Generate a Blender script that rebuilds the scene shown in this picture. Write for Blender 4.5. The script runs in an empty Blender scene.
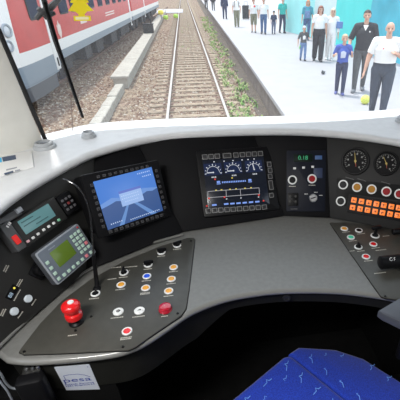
import bpy, bmesh, math, random
import numpy as np
from mathutils import Vector, Matrix

random.seed(7)
S = bpy.context.scene
COL = S.collection

# ------------------------------------------------------------------ camera
FPX = 380.0                            # focal length in pixels of the 400 px frame
PPX, PPY = 260.0, 225.0                # optical axis: the photograph is an off-centre crop, hence a lens shift
PITCH = math.radians(32.168)
YAW = math.radians(9.857)
CAM = Vector((0.0, 0.0, 2.8))          # metres, rail head = 0
fwd = Vector((math.sin(YAW) * math.cos(PITCH), math.cos(YAW) * math.cos(PITCH), -math.sin(PITCH)))
rgt = Vector((math.cos(YAW), -math.sin(YAW), 0))
upv = rgt.cross(fwd)
cam_d = bpy.data.cameras.new('camera')
cam_d.sensor_width = 36.0
cam_d.lens = 36.0 * FPX / 400.0
cam_d.shift_x = (200 - PPX) / 400.0
cam_d.shift_y = (PPY - 200) / 400.0
cam_d.clip_start = 0.02
cam_d.clip_end = 600
cam = bpy.data.objects.new('camera', cam_d)
COL.objects.link(cam)
cam.matrix_world = Matrix(((rgt.x, upv.x, -fwd.x, CAM.x), (rgt.y, upv.y, -fwd.y, CAM.y), (rgt.z, upv.z, -fwd.z, CAM.z), (0, 0, 0, 1)))
S.camera = cam

# ------------------------------------------------------------------ world, sun, exposure
W = bpy.data.worlds.new('sky')
S.world = W
W.use_nodes = True
wn = W.node_tree
wn.nodes.clear()
w_out = wn.nodes.new('ShaderNodeOutputWorld')
w_bg = wn.nodes.new('ShaderNodeBackground')
w_tc = wn.nodes.new('ShaderNodeTexCoord')
w_sep = wn.nodes.new('ShaderNodeSeparateXYZ')
w_rmp = wn.nodes.new('ShaderNodeValToRGB')
w_rmp.color_ramp.elements[0].position = 0.0
w_rmp.color_ramp.elements[0].color = (0.95, 0.97, 1.0, 1)
w_rmp.color_ramp.elements[1].position = 0.8
w_rmp.color_ramp.elements[1].color = (0.72, 0.84, 1.0, 1)
wn.links.new(w_tc.outputs['Generated'], w_sep.inputs[0])
wn.links.new(w_sep.outputs['Z'], w_rmp.inputs[0])
wn.links.new(w_rmp.outputs[0], w_bg.inputs[0])
w_bg.inputs[1].default_value = 2.0
wn.links.new(w_bg.outputs[0], w_out.inputs[0])

sun_d = bpy.data.lights.new('sun', 'SUN')
sun_d.energy = 3.8
sun_d.angle = math.radians(4)
sun_d.color = (1.0, 0.96, 0.9)
sun = bpy.data.objects.new('sun', sun_d)
COL.objects.link(sun)
SUN_AZ, SUN_EL = math.radians(-32), math.radians(70)     # front left, high
sdir = Vector((math.sin(SUN_AZ) * math.cos(SUN_EL), math.cos(SUN_AZ) * math.cos(SUN_EL), math.sin(SUN_EL)))
sun.rotation_euler = (-sdir).to_track_quat('-Z', 'Y').to_euler()
sun.location = (0, 0, 30)

S.view_settings.view_transform = 'Standard'
S.view_settings.look = 'None'
S.view_settings.gamma = 1.0
S.view_settings.use_curve_mapping = False
S.view_settings.exposure = 0.0

# ------------------------------------------------------------------ helpers
def ray(px, py):
    return fwd + rgt * ((px - PPX) / FPX) + upv * ((PPY - py) / FPX)
def on_z(px, py, z):
    d = ray(px, py)
    return CAM + d * ((z - CAM.z) / d.z)
def on_y(px, py, y):
    d = ray(px, py)
    return CAM + d * ((y - CAM.y) / d.y)
def on_plane(px, py, o, n):
    d = ray(px, py)
    return CAM + d * ((o - CAM).dot(n) / d.dot(n))

MATS = {}
def mat(name, col, rough=0.5, metal=0.0, noise=0.0, nscale=20.0, bump=0.0, bscale=200.0, emit=None, estr=1.0, spec=0.5, coat=0.0):
    if name in MATS:
        return MATS[name]
    m = bpy.data.materials.new(name)
    m.use_nodes = True
    nt = m.node_tree
    b = nt.nodes['Principled BSDF']
    b.inputs['Base Color'].default_value = (*col, 1)
    b.inputs['Roughness'].default_value = rough
    b.inputs['Metallic'].default_value = metal
    b.inputs['Specular IOR Level'].default_value = spec
    b.inputs['Coat Weight'].default_value = coat
    tc = None
    if noise or bump:
        tc = nt.nodes.new('ShaderNodeTexCoord')
    if noise:
        t = nt.nodes.new('ShaderNodeTexNoise')
        t.inputs['Scale'].default_value = nscale
        t.inputs['Detail'].default_value = 5
        nt.links.new(tc.outputs['Object'], t.inputs['Vector'])
        r = nt.nodes.new('ShaderNodeValToRGB')
        r.color_ramp.elements[0].position = 0.3
        r.color_ramp.elements[1].position = 0.7
        r.color_ramp.elements[0].color = (*[c * (1 - noise) for c in col], 1)
        r.color_ramp.elements[1].color = (*[min(1, c * (1 + noise)) for c in col], 1)
        nt.links.new(t.outputs['Fac'], r.inputs[0])
        nt.links.new(r.outputs[0], b.inputs['Base Color'])
    if bump:
        t = nt.nodes.new('ShaderNodeTexNoise')
        t.inputs['Scale'].default_value = bscale
        nt.links.new(tc.outputs['Object'], t.inputs['Vector'])
        bp = nt.nodes.new('ShaderNodeBump')
        bp.inputs['Strength'].default_value = bump
        bp.inputs['Distance'].default_value = 0.002
        nt.links.new(t.outputs['Fac'], bp.inputs['Height'])
        nt.links.new(bp.outputs[0], b.inputs['Normal'])
    if emit:
        b.inputs['Emission Color'].default_value = (*emit, 1)
        b.inputs['Emission Strength'].default_value = estr
    MATS[name] = m
    return m

def rrect(w, h, r, n=4):
    r = min(r, w / 2 - 1e-5, h / 2 - 1e-5)
    out = []
    for cx, cy, a0 in ((w / 2 - r, h / 2 - r, 0), (-w / 2 + r, h / 2 - r, 90), (-w / 2 + r, -h / 2 + r, 180), (w / 2 - r, -h / 2 + r, 270)):
        for i in range(n + 1):
            a = math.radians(a0 + 90 * i / n)
            out.append((cx + r * math.cos(a), cy + r * math.sin(a)))
    return out
def circ(r, n=24, rx=None):
    return [(r * math.cos(2 * math.pi * i / n), (rx or r) * math.sin(2 * math.pi * i / n)) for i in range(n)]
def inset(poly, d):
    n = len(poly)
    area = sum(poly[i][0] * poly[(i + 1) % n][1] - poly[(i + 1) % n][0] * poly[i][1] for i in range(n))
    sg = 1 if area > 0 else -1
    out = []
    for i in range(n):
        p0, p1, p2 = Vector(poly[i - 1]), Vector(poly[i]), Vector(poly[(i + 1) % n])
        e1, e2 = (p1 - p0), (p2 - p1)
        if e1.length < 1e-9 or e2.length < 1e-9:
            out.append(tuple(p1)); continue
        e1.normalize(); e2.normalize()
        n1 = Vector((-e1.y, e1.x)) * sg
        n2 = Vector((-e2.y, e2.x)) * sg
        k = n1 + n2
        k = k / max(0.3, k.dot(n1)) if k.length > 1e-6 else n1
        out.append(tuple(p1 + k * d))
    return out
def smooth_curve(pts, per=6):
    P = [Vector(p) for p in pts]
    out = []
    for i in range(len(P) - 1):
        p0 = P[max(0, i - 1)]; p1 = P[i]; p2 = P[i + 1]; p3 = P[min(len(P) - 1, i + 2)]
        for k in range(per):
            t = k / per
            out.append(0.5 * ((2 * p1) + (p2 - p0) * t + (2 * p0 - 5 * p1 + 4 * p2 - p3) * t * t + (3 * p1 - p0 - 3 * p2 + p3) * t ** 3))
    out.append(P[-1])
    return out

class MB:
    """collects shapes into one mesh"""
    def __init__(self):
        self.v, self.f, self.m = [], [], []
    def add(self, verts, faces, T=None, m=0):
        o = len(self.v)
        for p in verts:
            p = Vector(p)
            self.v.append(tuple(T @ p) if T is not None else tuple(p))
        for f in faces:
            self.f.append([o + i for i in f]); self.m.append(m)
        return self
    def rings(self, rings, close_ends=True, T=None, m=0, loop=True):
        n = len(rings[0]); V = [p for r in rings for p in r]; F = []
        for i in range(len(rings) - 1):
            for j in range(n if loop else n - 1):
                k = (j + 1) % n
                F.append((i * n + j, i * n + k, (i + 1) * n + k, (i + 1) * n + j))
        if close_ends:
            F.append(tuple(reversed(range(n)))); F.append(tuple((len(rings) - 1) * n + j for j in range(n)))
        return self.add(V, F, T, m)
    def prism(self, poly, z0, z1, bev=0.0, T=None, m=0, bev0=False):
        n = len(poly)
        if sum(poly[i][0] * poly[(i + 1) % n][1] - poly[(i + 1) % n][0] * poly[i][1] for i in range(n)) < 0:
            poly = poly[::-1]
        R = []
        if bev and bev0:
            R.append([(x, y, z0) for x, y in inset(poly, bev)])
            R.append([(x, y, z0 + bev) for x, y in poly])
        else:
            R.append([(x, y, z0) for x, y in poly])
        if bev:
            R.append([(x, y, z1 - bev) for x, y in poly])
            R.append([(x, y, z1 - bev * .3) for x, y in inset(poly, bev * .3)])
            R.append([(x, y, z1) for x, y in inset(poly, bev)])
        else:
            R.append([(x, y, z1) for x, y in poly])
        return self.rings(R, True, T, m)
    def box(self, c, s, bev=0.0, T=None, m=0):
        M = Matrix.Translation(c)
        if T is not None: M = T @ M
        return self.prism([(-s[0] / 2, -s[1] / 2), (s[0] / 2, -s[1] / 2), (s[0] / 2, s[1] / 2), (-s[0] / 2, s[1] / 2)], -s[2] / 2, s[2] / 2, bev, M, m, True)
    def lathe(self, prof, n=24, T=None, m=0):
        R = [[(r * math.cos(2 * math.pi * j / n), r * math.sin(2 * math.pi * j / n), z) for j in range(n)] for r, z in prof]
        return self.rings(R, True, T, m)
    def ring(self, r0, r1, z0, z1, n=24, T=None, m=0, bev=0.0):
        prof = [(r0, z0), (r1, z0), (r1, z1 - bev), (r1 - bev, z1), (r0 + bev, z1), (r0, z1 - bev), (r0, z0)]
        R = [[(r * math.cos(2 * math.pi * j / n), r * math.sin(2 * math.pi * j / n), z) for j in range(n)] for r, z in prof]
        return self.rings(R, False, T, m)
    def tube(self, pts, rad, n=8, T=None, m=0):
        P = [Vector(p) for p in pts]
        rs = rad if isinstance(rad, (list, tuple)) else [rad] * len(P)
        R = []
        a = None
        for i, p in enumerate(P):
            t = (P[min(i + 1, len(P) - 1)] - P[max(i - 1, 0)]).normalized()
            if a is None:
                a = t.orthogonal().normalized()
            else:
                a = (a - t * a.dot(t)).normalized()
            b = t.cross(a)
            R.append([p + (a * math.cos(2 * math.pi * j / n) + b * math.sin(2 * math.pi * j / n)) * rs[i] for j in range(n)])
        return self.rings(R, True, T, m)
    def strip(self, pts2, w, z0, z1, T=None, m=0):
        """flat stroke along 2D points"""
        for i in range(len(pts2) - 1):
            a, b = Vector(pts2[i]), Vector(pts2[i + 1])
            d = (b - a)
            if d.length < 1e-7: continue
            d.normalize(); nn = Vector((-d.y, d.x)) * w / 2; a = a - d * w * .3; b = b + d * w * .3
            self.prism([tuple(a + nn), tuple(a - nn), tuple(b - nn), tuple(b + nn)], z0, z1, 0, T, m)
        return self
    def sphere(self, c, r, n=12, sc=(1, 1, 1), T=None, m=0):
        R = []
        for i in range(1, n):
            a = math.pi * i / n
            R.append([(c[0] + sc[0] * r * math.sin(a) * math.cos(2 * math.pi * j / (2 * n)), c[1] + sc[1] * r * math.sin(a) * math.sin(2 * math.pi * j / (2 * n)), c[2] - sc[2] * r * math.cos(a)) for j in range(2 * n)])
        return self.rings(R, True, T, m)
    def mesh(self, name, mats, smooth=True):
        me = bpy.data.meshes.new(name)
        me.from_pydata(self.v, [], self.f)
        for m_ in (mats if isinstance(mats, (list, tuple)) else [mats]):
            me.materials.append(m_)
        for p, k in zip(me.polygons, self.m):
            p.material_index = k
        bm = bmesh.new(); bm.from_mesh(me)
        bmesh.ops.recalc_face_normals(bm, faces=bm.faces)
        if smooth:
            for f in bm.faces: f.smooth = True
            for e in bm.edges:
                if len(e.link_faces) != 2 or e.calc_face_angle(0) > math.radians(38): e.smooth = False
        bm.to_mesh(me); bm.free()
        return me
    def build(self, name, mats, parent=None, matrix=None, smooth=True):
        return link(name, self.mesh(name, mats, smooth), parent, matrix)

def link(name, data, parent=None, matrix=None):
    o = bpy.data.objects.new(name, data)
    COL.objects.link(o)
    if parent: o.parent = parent
    if matrix is not None: o.matrix_local = matrix
    return o
def tag(o, label=None, cat=None, group=None, kind=None):
    if label: o['label'] = label
    if cat: o['category'] = cat
    if group: o['group'] = group
    if kind: o['kind'] = kind
    return o
def thing(name, label, cat, matrix=None, group=None):
    o = link(name, None, None, matrix if matrix is not None else Matrix())
    o.empty_display_size = 0.05
    return tag(o, label, cat, group)
def struct(o):
    o['kind'] = 'structure'
    return o
def text_mesh(txt, size, depth, m):
    cu = bpy.data.curves.new('lettering', 'FONT')
    cu.body = txt; cu.size = size; cu.extrude = depth; cu.align_x = 'CENTER'; cu.align_y = 'CENTER'
    t = bpy.data.objects.new('lettering', cu)
    COL.objects.link(t)
    bpy.context.view_layer.update()
    me = bpy.data.meshes.new_from_object(t.evaluated_get(bpy.context.evaluated_depsgraph_get()))
    bpy.data.objects.remove(t); bpy.data.curves.remove(cu)
    me.materials.clear(); me.materials.append(m)
    return me

class Frame:
    """a physical plane: origin, x axis along it, outward normal"""
    def __init__(self, o, ux, n):
        self.o = Vector(o); self.n = Vector(n).normalized()
        ux = Vector(ux); ux = (ux - self.n * ux.dot(self.n)).normalized()
        self.u = ux; self.v = self.n.cross(ux)
    def M(self, u=0, v=0, w=0, rot=0.0):
        m = Matrix((( self.u.x, self.v.x, self.n.x, 0), (self.u.y, self.v.y, self.n.y, 0), (self.u.z, self.v.z, self.n.z, 0), (0, 0, 0, 1)))
        p = self.o + self.u * u + self.v * v + self.n * w
        return Matrix.Translation(p) @ m @ Matrix.Rotation(rot, 4, 'Z')
    def uv(self, px, py, w=0.0):
        p = on_plane(px, py, self.o + self.n * w, self.n) - self.o
        return p.dot(self.u), p.dot(self.v)
    def rect(self, c, w=0.0):
        """four pixel corners TL,TR,BR,BL -> matrix of the rectangle lying on the plane, width, height"""
        q = [Vector(self.uv(*p, w)) for p in c]
        ce = (q[0] + q[1] + q[2] + q[3]) / 4
        ax = ((q[1] - q[0]) + (q[2] - q[3])) / 2
        ay = ((q[0] - q[3]) + (q[1] - q[2])) / 2
        rot = math.atan2(ax.y, ax.x)
        h = abs(ay.dot(Vector((-math.sin(rot), math.cos(rot)))))
        return self.M(ce.x, ce.y, w, rot), ax.length, h

# ------------------------------------------------------------------ materials
M_desk = mat('desk_grey', (0.165, 0.165, 0.155), 0.36, noise=.08, nscale=60, bump=.15, bscale=500)
M_panel = mat('control_panel_grey', (0.056, 0.054, 0.046), 0.40, noise=.1, nscale=40, bump=.2, bscale=600)
M_dash = mat('dash_grey', (0.68, 0.69, 0.70), 0.45, noise=.04, nscale=30, bump=.15, bscale=400)
M_black = mat('black_plastic', (0.006, 0.006, 0.007), 0.42, spec=.16)
M_blackm = mat('black_matt', (0.004, 0.004, 0.004), 0.8, spec=.08)
M_dkgrey = mat('dark_grey_plastic', (0.024, 0.024, 0.023), 0.45, spec=.35)
M_instr = mat('instrument_black', (0.007, 0.007, 0.008), 0.55, bump=.1, bscale=500, spec=.09)
M_apron = mat('apron_dark', (0.016, 0.016, 0.014), 0.6, noise=.1, spec=.12)
M_rim = mat('rim_grey', (0.20, 0.20, 0.19), 0.28, coat=.7)  # lighter than the desk: the edge highlight is put into the colour
M_white = mat('white_plastic', (0.78, 0.79, 0.78), 0.35)
M_cap = mat('caption_print', (0.55, 0.53, 0.47), 0.6)
M_mark = mat('white_print', (0.75, 0.75, 0.75), 0.6)
M_red = mat('red_plastic', (0.72, 0.012, 0.015), 0.22, coat=.5)
M_redlamp = mat('red_lens', (0.45, 0.01, 0.03), 0.12, coat=.8)
M_orange = mat('orange_cap', (0.85, 0.32, 0.02), 0.35)
M_amber = mat('amber_cap', (0.80, 0.36, 0.03), 0.3)
M_blue = mat('blue_cap', (0.02, 0.10, 0.75), 0.3)
M_green = mat('green_cap', (0.03, 0.62, 0.36), 0.3)
M_led = mat('orange_lit_tile', (0.85, 0.22, 0.03), 0.4, emit=(1.0, 0.22, 0.03), estr=0.55)
M_ledbk = mat('orange_tile_mark', (0.30, 0.05, 0.01), 0.5)
M_steel = mat('steel', (0.55, 0.56, 0.58), 0.3, 1.0)
M_screw = mat('screw_black', (0.01, 0.01, 0.01), 0.35, 0.6)
M_paper = mat('paper', (0.80, 0.80, 0.79), 0.6)
M_pblue = mat('printed_navy', (0.03, 0.06, 0.13), 0.5)
M_pcyan = mat('printed_cyan', (0.02, 0.45, 0.75), 0.5)
M_pgrey = mat('printed_grey', (0.30, 0.32, 0.36), 0.5)
M_cream = mat('pillar_cream', (0.84, 0.83, 0.77), 0.55, noise=.03)
M_rubber = mat('rubber', (0.010, 0.010, 0.011), 0.55)
M_sil = mat('silver_grey', (0.33, 0.36, 0.40), 0.35, 0.2)
M_vent = mat('vent_grey', (0.40, 0.42, 0.44), 0.4)

# ------------------------------------------------------------------ outdoor ground
def ground_mat():
    m = bpy.data.materials.new('ballast'); m.use_nodes = True
    nt = m.node_tree; b = nt.nodes['Principled BSDF']; b.inputs['Roughness'].default_value = .95
    tc = nt.nodes.new('ShaderNodeTexCoord')
    vo = nt.nodes.new('ShaderNodeTexVoronoi'); vo.inputs['Scale'].default_value = 16
    nt.links.new(tc.outputs['Object'], vo.inputs['Vector'])
    sx = nt.nodes.new('ShaderNodeSeparateColor')
    nt.links.new(vo.outputs['Color'], sx.inputs[0])
    r = nt.nodes.new('ShaderNodeValToRGB')
    els = r.color_ramp.elements
    els[0].position = 0; els[0].color = (.075, .045, .030, 1)
    els[1].position = 1; els[1].color = (.36, .28, .20, 1)
    e = els.new(.5); e.color = (.19, .115, .075, 1)
    nt.links.new(sx.outputs[0], r.inputs[0])
    no = nt.nodes.new('ShaderNodeTexNoise'); no.inputs['Scale'].default_value = .9; no.inputs['Detail'].default_value = 6
    nt.links.new(tc.outputs['Object'], no.inputs['Vector'])
    mx = nt.nodes.new('ShaderNodeMix'); mx.data_type = 'RGBA'; mx.blend_type = 'MIX'
    r2 = nt.nodes.new('ShaderNodeValToRGB')
    r2.color_ramp.elements[0].position = .45; r2.color_ramp.elements[0].color = (0, 0, 0, 1)
    r2.color_ramp.elements[1].position = .7; r2.color_ramp.elements[1].color = (.55, .55, .55, 1)
    nt.links.new(no.outputs['Fac'], r2.inputs[0])
    nt.links.new(r2.outputs[0], mx.inputs[0])
    nt.links.new(r.outputs[0], mx.inputs[6])
    mx.inputs[7].default_value = (.24, .19, .12, 1)
    nt.links.new(mx.outputs[2], b.inputs['Base Color'])
    bp = nt.nodes.new('ShaderNodeBump'); bp.inputs['Strength'].default_value = .9; bp.inputs['Distance'].default_value = .04
    nt.links.new(vo.outputs['Distance'], bp.inputs['Height'])
    nt.links.new(bp.outputs[0], b.inputs['Normal'])
    return m
M_ballast = ground_mat()
M_conc = mat('concrete', (0.36, 0.335, 0.29), 0.85, noise=.16, nscale=5, bump=.5, bscale=60)
M_plat = mat('platform_paving', (0.36, 0.352, 0.37), 0.8, noise=.04, nscale=2.5)
M_platside = mat('platform_side', (0.16, 0.13, 0.11), 0.9, noise=.3, nscale=3)
M_rail = mat('rail_rust', (0.17, 0.10, 0.07), 0.75, noise=.2, nscale=8)
M_railtop = mat('rail_head', (0.42, 0.39, 0.36), 0.5, 0.3)
M_sleep = mat('sleeper_concrete', (0.26, 0.20, 0.14), 0.9, noise=.4, nscale=6, bump=.4, bscale=50)

struct(MB().box((0, 60, -.35), (80, 160, .5)).build('ballast_ground', M_ballast))

GX, GH = 0.095, 0.765                 # track centre and half gauge
# ballast stones lying loose on the bed
def stones():
    rng = np.random.default_rng(3)
    mb = MB()
    n = 7000
    xs = rng.uniform(-4.4, 1.75, n); ys = 7.5 + 26 * rng.uniform(0, 1, n) ** 1.7
    for x, y in zip(xs, ys):
        if abs(abs(x - GX) - GH) < .1: continue
        if -2.75 < x < -1.95 or x > 1.75: continue
        s = rng.uniform(.022, .05)
        p = [(s, 0, 0), (0, s, 0), (-s, 0, 0), (0, -s, 0), (0, 0, s * .8), (0, 0, -s * .6)]
        p = [(x + a * rng.uniform(.7, 1.2), y + b * rng.uniform(.7, 1.2), -.092 + c * rng.uniform(.7, 1.2)) for a, b, c in p]
        mb.add(p, [(0, 1, 4), (1, 2, 4), (2, 3, 4), (3, 0, 4), (1, 0, 5), (2, 1, 5), (3, 2, 5), (0, 3, 5)], None, int(rng.integers(0, 4)))
    return mb
st = stones().build('ballast_stones', [mat('stone_brown', (.19, .11, .075), .95), mat('stone_tan', (.32, .24, .165), .95), mat('stone_pale', (.46, .40, .33), .95), mat('stone_rust', (.17, .09, .06), .95)], smooth=False)
tag(st, 'loose brown ballast stones strewn over the track bed', 'ballast', kind='stuff')

# platform: an edge line that opens away from the track
pe = [(1.80, 5.0), (1.867, 7.18), (2.057, 13.85), (2.45, 34), (2.99, 63), (4.1, 120)]
plat = MB()
top_poly = pe + [(40, 120), (40, 5.0)]
plat.prism(top_poly, .40, .50, .02)
pl_o = struct(plat.build('platform', M_plat, smooth=False))
pw = MB(); pw.prism([(x + .04, y) for x, y in pe] + [(39, 120), (39, 5.0)], -.12, .40)
struct(pw.build('platform_wall', M_platside, smooth=False))
# dark strip of soil at the foot of the platform wall
ds = MB(); ds.prism([(x + .03, y) for x, y in pe[1:]] + [(x - .26 - .0035 * y, y) for x, y in pe[1:]][::-1], -.12, -.075)
struct(ds.build('soil_strip', mat('soil_dark', (.09, .07, .052), .95, noise=.3, nscale=4), smooth=False))

# track
def rail(x0, y0, x1, y1, label, z=0.0, top=M_railtop):
    d = Vector((x1 - x0, y1 - y0, 0)); L = d.length; d.normalize()
    prof = [(-.07, -.15), (.07, -.15), (.07, -.135), (.012, -.12), (.010, -.045), (.036, -.035), (.036, -.006), (.028, 0), (-.028, 0), (-.036, -.006), (-.036, -.035), (-.010, -.045), (-.012, -.12), (-.07, -.135)]
    mb = MB(); n = len(prof)
    V = [(px_, 0, pz_) for px_, pz_ in prof] + [(px_, L, pz_) for px_, pz_ in prof]
    F = [(i, (i + 1) % n, n + (i + 1) % n, n + i) for i in range(n)] + [tuple(range(n)), tuple(range(n, 2 * n))]
    mb.add(V, F)
    for i in range(6, 9): mb.m[i] = 1
    o = mb.build('rail', [M_rail, top], None, Matrix.Translation((x0, y0, z)) @ Matrix.Rotation(-math.atan2(d.x, d.y), 4, 'Z'), smooth=False)
    return tag(o, label, 'rail')
rail(GX - GH, 4, GX - GH, 115, 'left-hand running rail of the empty middle track with a worn pale head')
rail(GX + GH, 4, GX + GH, 115, 'right-hand running rail of the empty middle track, nearer the platform')
sl_me = MB()
sl_me.prism([(-1.3, -.13), (1.3, -.13), (1.3, .13), (-1.3, .13)], -.19, -.062, .02)
for sx in (-1, 1):
    sl_me.box((sx * GH, 0, -.056), (.30, .14, .015), .003, m=1)
    for k in (-.1, .1):
        sl_me.box((sx * GH + k, 0, -.04), (.05, .07, .03), .006, m=1)
sl_mesh = sl_me.mesh('sleeper', [M_sleep, M_rail], smooth=False)
for i in range(172):
    o = link('sleeper', sl_mesh, None, Matrix.Translation((GX + random.uniform(-.02, .02), 7.2 + .58 * i, random.uniform(-.012, .004))) @ Matrix.Rotation(random.uniform(-.01, .01), 4, 'Z'))
    tag(o, 'tan concrete sleeper lying crosswise under the two rails of the middle track', 'sleeper', 'sleepers of the middle track')

# weeds between the track and the platform, and a few in the four foot
def weeds():
    rng = np.random.default_rng(11)
    mb = MB()
    cl = []
    for _ in range(250):
        y = 8 + 40 * rng.uniform(0, 1) ** 1.4
        xe = np.interp(y, [p[1] for p in pe], [p[0] for p in pe])
        cl.append((xe - rng.uniform(.22, .98), y, rng.uniform(.5, 1.1)))
    for _ in range(26):
        cl.append((GX + rng.uniform(-.5, .5), rng.uniform(13, 60), .4))
    for x, y, s in cl:
        for k in range(int(16 * s) + 4):
            a = rng.uniform(0, 6.28); L = rng.uniform(.04, .13) * s; lean = rng.uniform(.03, .12) * s
            bx, by = x + float(np.clip(rng.normal(0, .06), -.12, .07)), y + rng.normal(0, .13)
            w = rng.uniform(.012, .028)
            ca, sa = math.cos(a), math.sin(a)
            p0 = (bx - sa * w * .4, by + ca * w * .4, -.10); p1 = (bx + sa * w * .4, by - ca * w * .4, -.10)
            p2 = (bx + ca * lean * .6 + sa * w, by + sa * lean * .6 - ca * w, -.10 + L * .8)
            p3 = (bx + ca * lean * .6 - sa * w, by + sa * lean * .6 + ca * w, -.10 + L * .8)
            p4 = (bx + ca * lean * 1.3, by + sa * lean * 1.3, -.10 + L)
            mb.add([p0, p1, p2, p3, p4], [(0, 1, 2, 3), (3, 2, 4)], None, int(rng.integers(0, 3)))
    return mb
wd = weeds().build('weeds', [mat('weed_green', (.13, .30, .05), .8), mat('weed_light', (.30, .40, .12), .8), mat('weed_dry', (.38, .36, .18), .8)], smooth=False)
tag(wd, 'scattered green weeds growing between the track and the platform', 'weeds', kind='stuff')

# low concrete island walkway between the tracks and its kerb
lw = MB()
lw.prism([(-2.58, 13.7), (-2.01, 13.7), (-2.10, 33), (-2.21, 55), (-2.74, 55), (-2.66, 33)], .22, .30, .015)
lw.prism([(-2.52, 13.75), (-2.07, 13.75), (-2.16, 33), (-2.27, 54.9), (-2.68, 54.9), (-2.60, 33)], -.12, .22)
tag(lw.build('concrete_walkway', M_conc, smooth=False), 'low narrow pale concrete walkway between the two tracks', 'walkway')
kb = MB(); kb.prism(rrect(.26, .50, .01, 1), -.14, .13, .025)
kb_m = kb.mesh('kerb_stone', M_conc, smooth=False)
for i in range(13):
    y = 6.75 + i * .53
    o = link('kerb_stone', kb_m, None, Matrix.Translation((-2.25 - (y - 8) * .006 + random.uniform(-.008, .008), y, random.uniform(-.02, .015))) @ Matrix.Rotation(random.uniform(-.02, .02), 4, 'Z'))
    tag(o, 'pale concrete kerb stone in the row leading up to the low walkway', 'kerb', 'kerb stones before the walkway')

# level crossing in the distance with posts and yellow bits
MB().box((-1.9, 60, -.08), (3.4, 9, .12), .02).build('crossing_slab', M_plat)
struct(COL.objects['crossing_slab'])
sb = on_z(149, 33, .30)
t = thing('signal_box', 'small black trackside box standing on the low concrete walkway', 'box', Matrix.Translation((sb.x, sb.y, .30)))
MB().box((0, 0, .24), (.62, .45, .48), .03).build('housing', M_dkgrey, t)
MB().box((0, 0, .50), (.68, .5, .05), .015).build('lid', M_black, t)
for k in (-.18, .18):
    MB().tube([(k, .1, .5), (k, .1, .95)], .03).build('post', M_dkgrey, t)
def marker(px, py, z, label, h, col, r=.05, hat=None):
    p = on_z(px, py, z)
    t = thing('marker_post', label, 'post', Matrix.Translation(p))
    MB().tube([(0, 0, 0), (0, 0, h)], r).build('pole', mat('post_grey', (.28, .28, .30), .6), t)
    mb = MB(); mb.lathe([(.0, h - .02), (.2, h), (.26, h + .15), (.2, h + .32), (0, h + .36)], 14)
    mb.build('head', col, t)
M_yel = mat('signal_yellow', (.78, .68, .06), .5)
M_lime = mat('lime_green', (.42, .70, .08), .5)
marker(161.5, 19, .30, 'grey post with yellow head standing beside the distant end of the walkway', .35, M_yel)
marker(166, 20, .0, 'short yellow-green marker just right of the walkway end', .06, M_lime)
marker(176, 18.5, .0, 'lime green marker close to the left rail in the distance', .06, M_lime)
for px_, py_, lab, h in ((145, 17, 'thin grey pole beside the far coach of the red train', 3.2), (154.5, 8, 'slim dark pole behind the walkway end, beyond the black box', 2.6)):
    p = on_z(px_, py_, -.1)
    t = thing('trackside_pole', lab, 'pole', Matrix.Translation(p))
    MB().tube([(0, 0, 0), (0, 0, h)], .045).build('shaft', mat('post_grey', (.28, .28, .30), .6), t)
    MB().box((0, 0, .04), (.3, .3, .08), .01).build('foot', M_conc, t)

# ------------------------------------------------------------------ red train on the left
M_tred = mat('train_red', (0.50, 0.035, 0.03), 0.45, noise=.10, nscale=3)
M_twht = mat('train_white', (0.74, 0.74, 0.73), 0.4, noise=.04)
M_tgry = mat('train_grey', (0.20, 0.25, 0.30), 0.45, noise=.08)
M_tund = mat('underframe', (0.025, 0.025, 0.028), 0.8, noise=.3, nscale=6)
M_tglass = mat('train_glass', (0.03, 0.04, 0.07), 0.5, spec=0.0)
M_troof = mat('train_roof', (0.42, 0.43, 0.45), 0.6)
ang = math.atan(.033)
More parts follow.
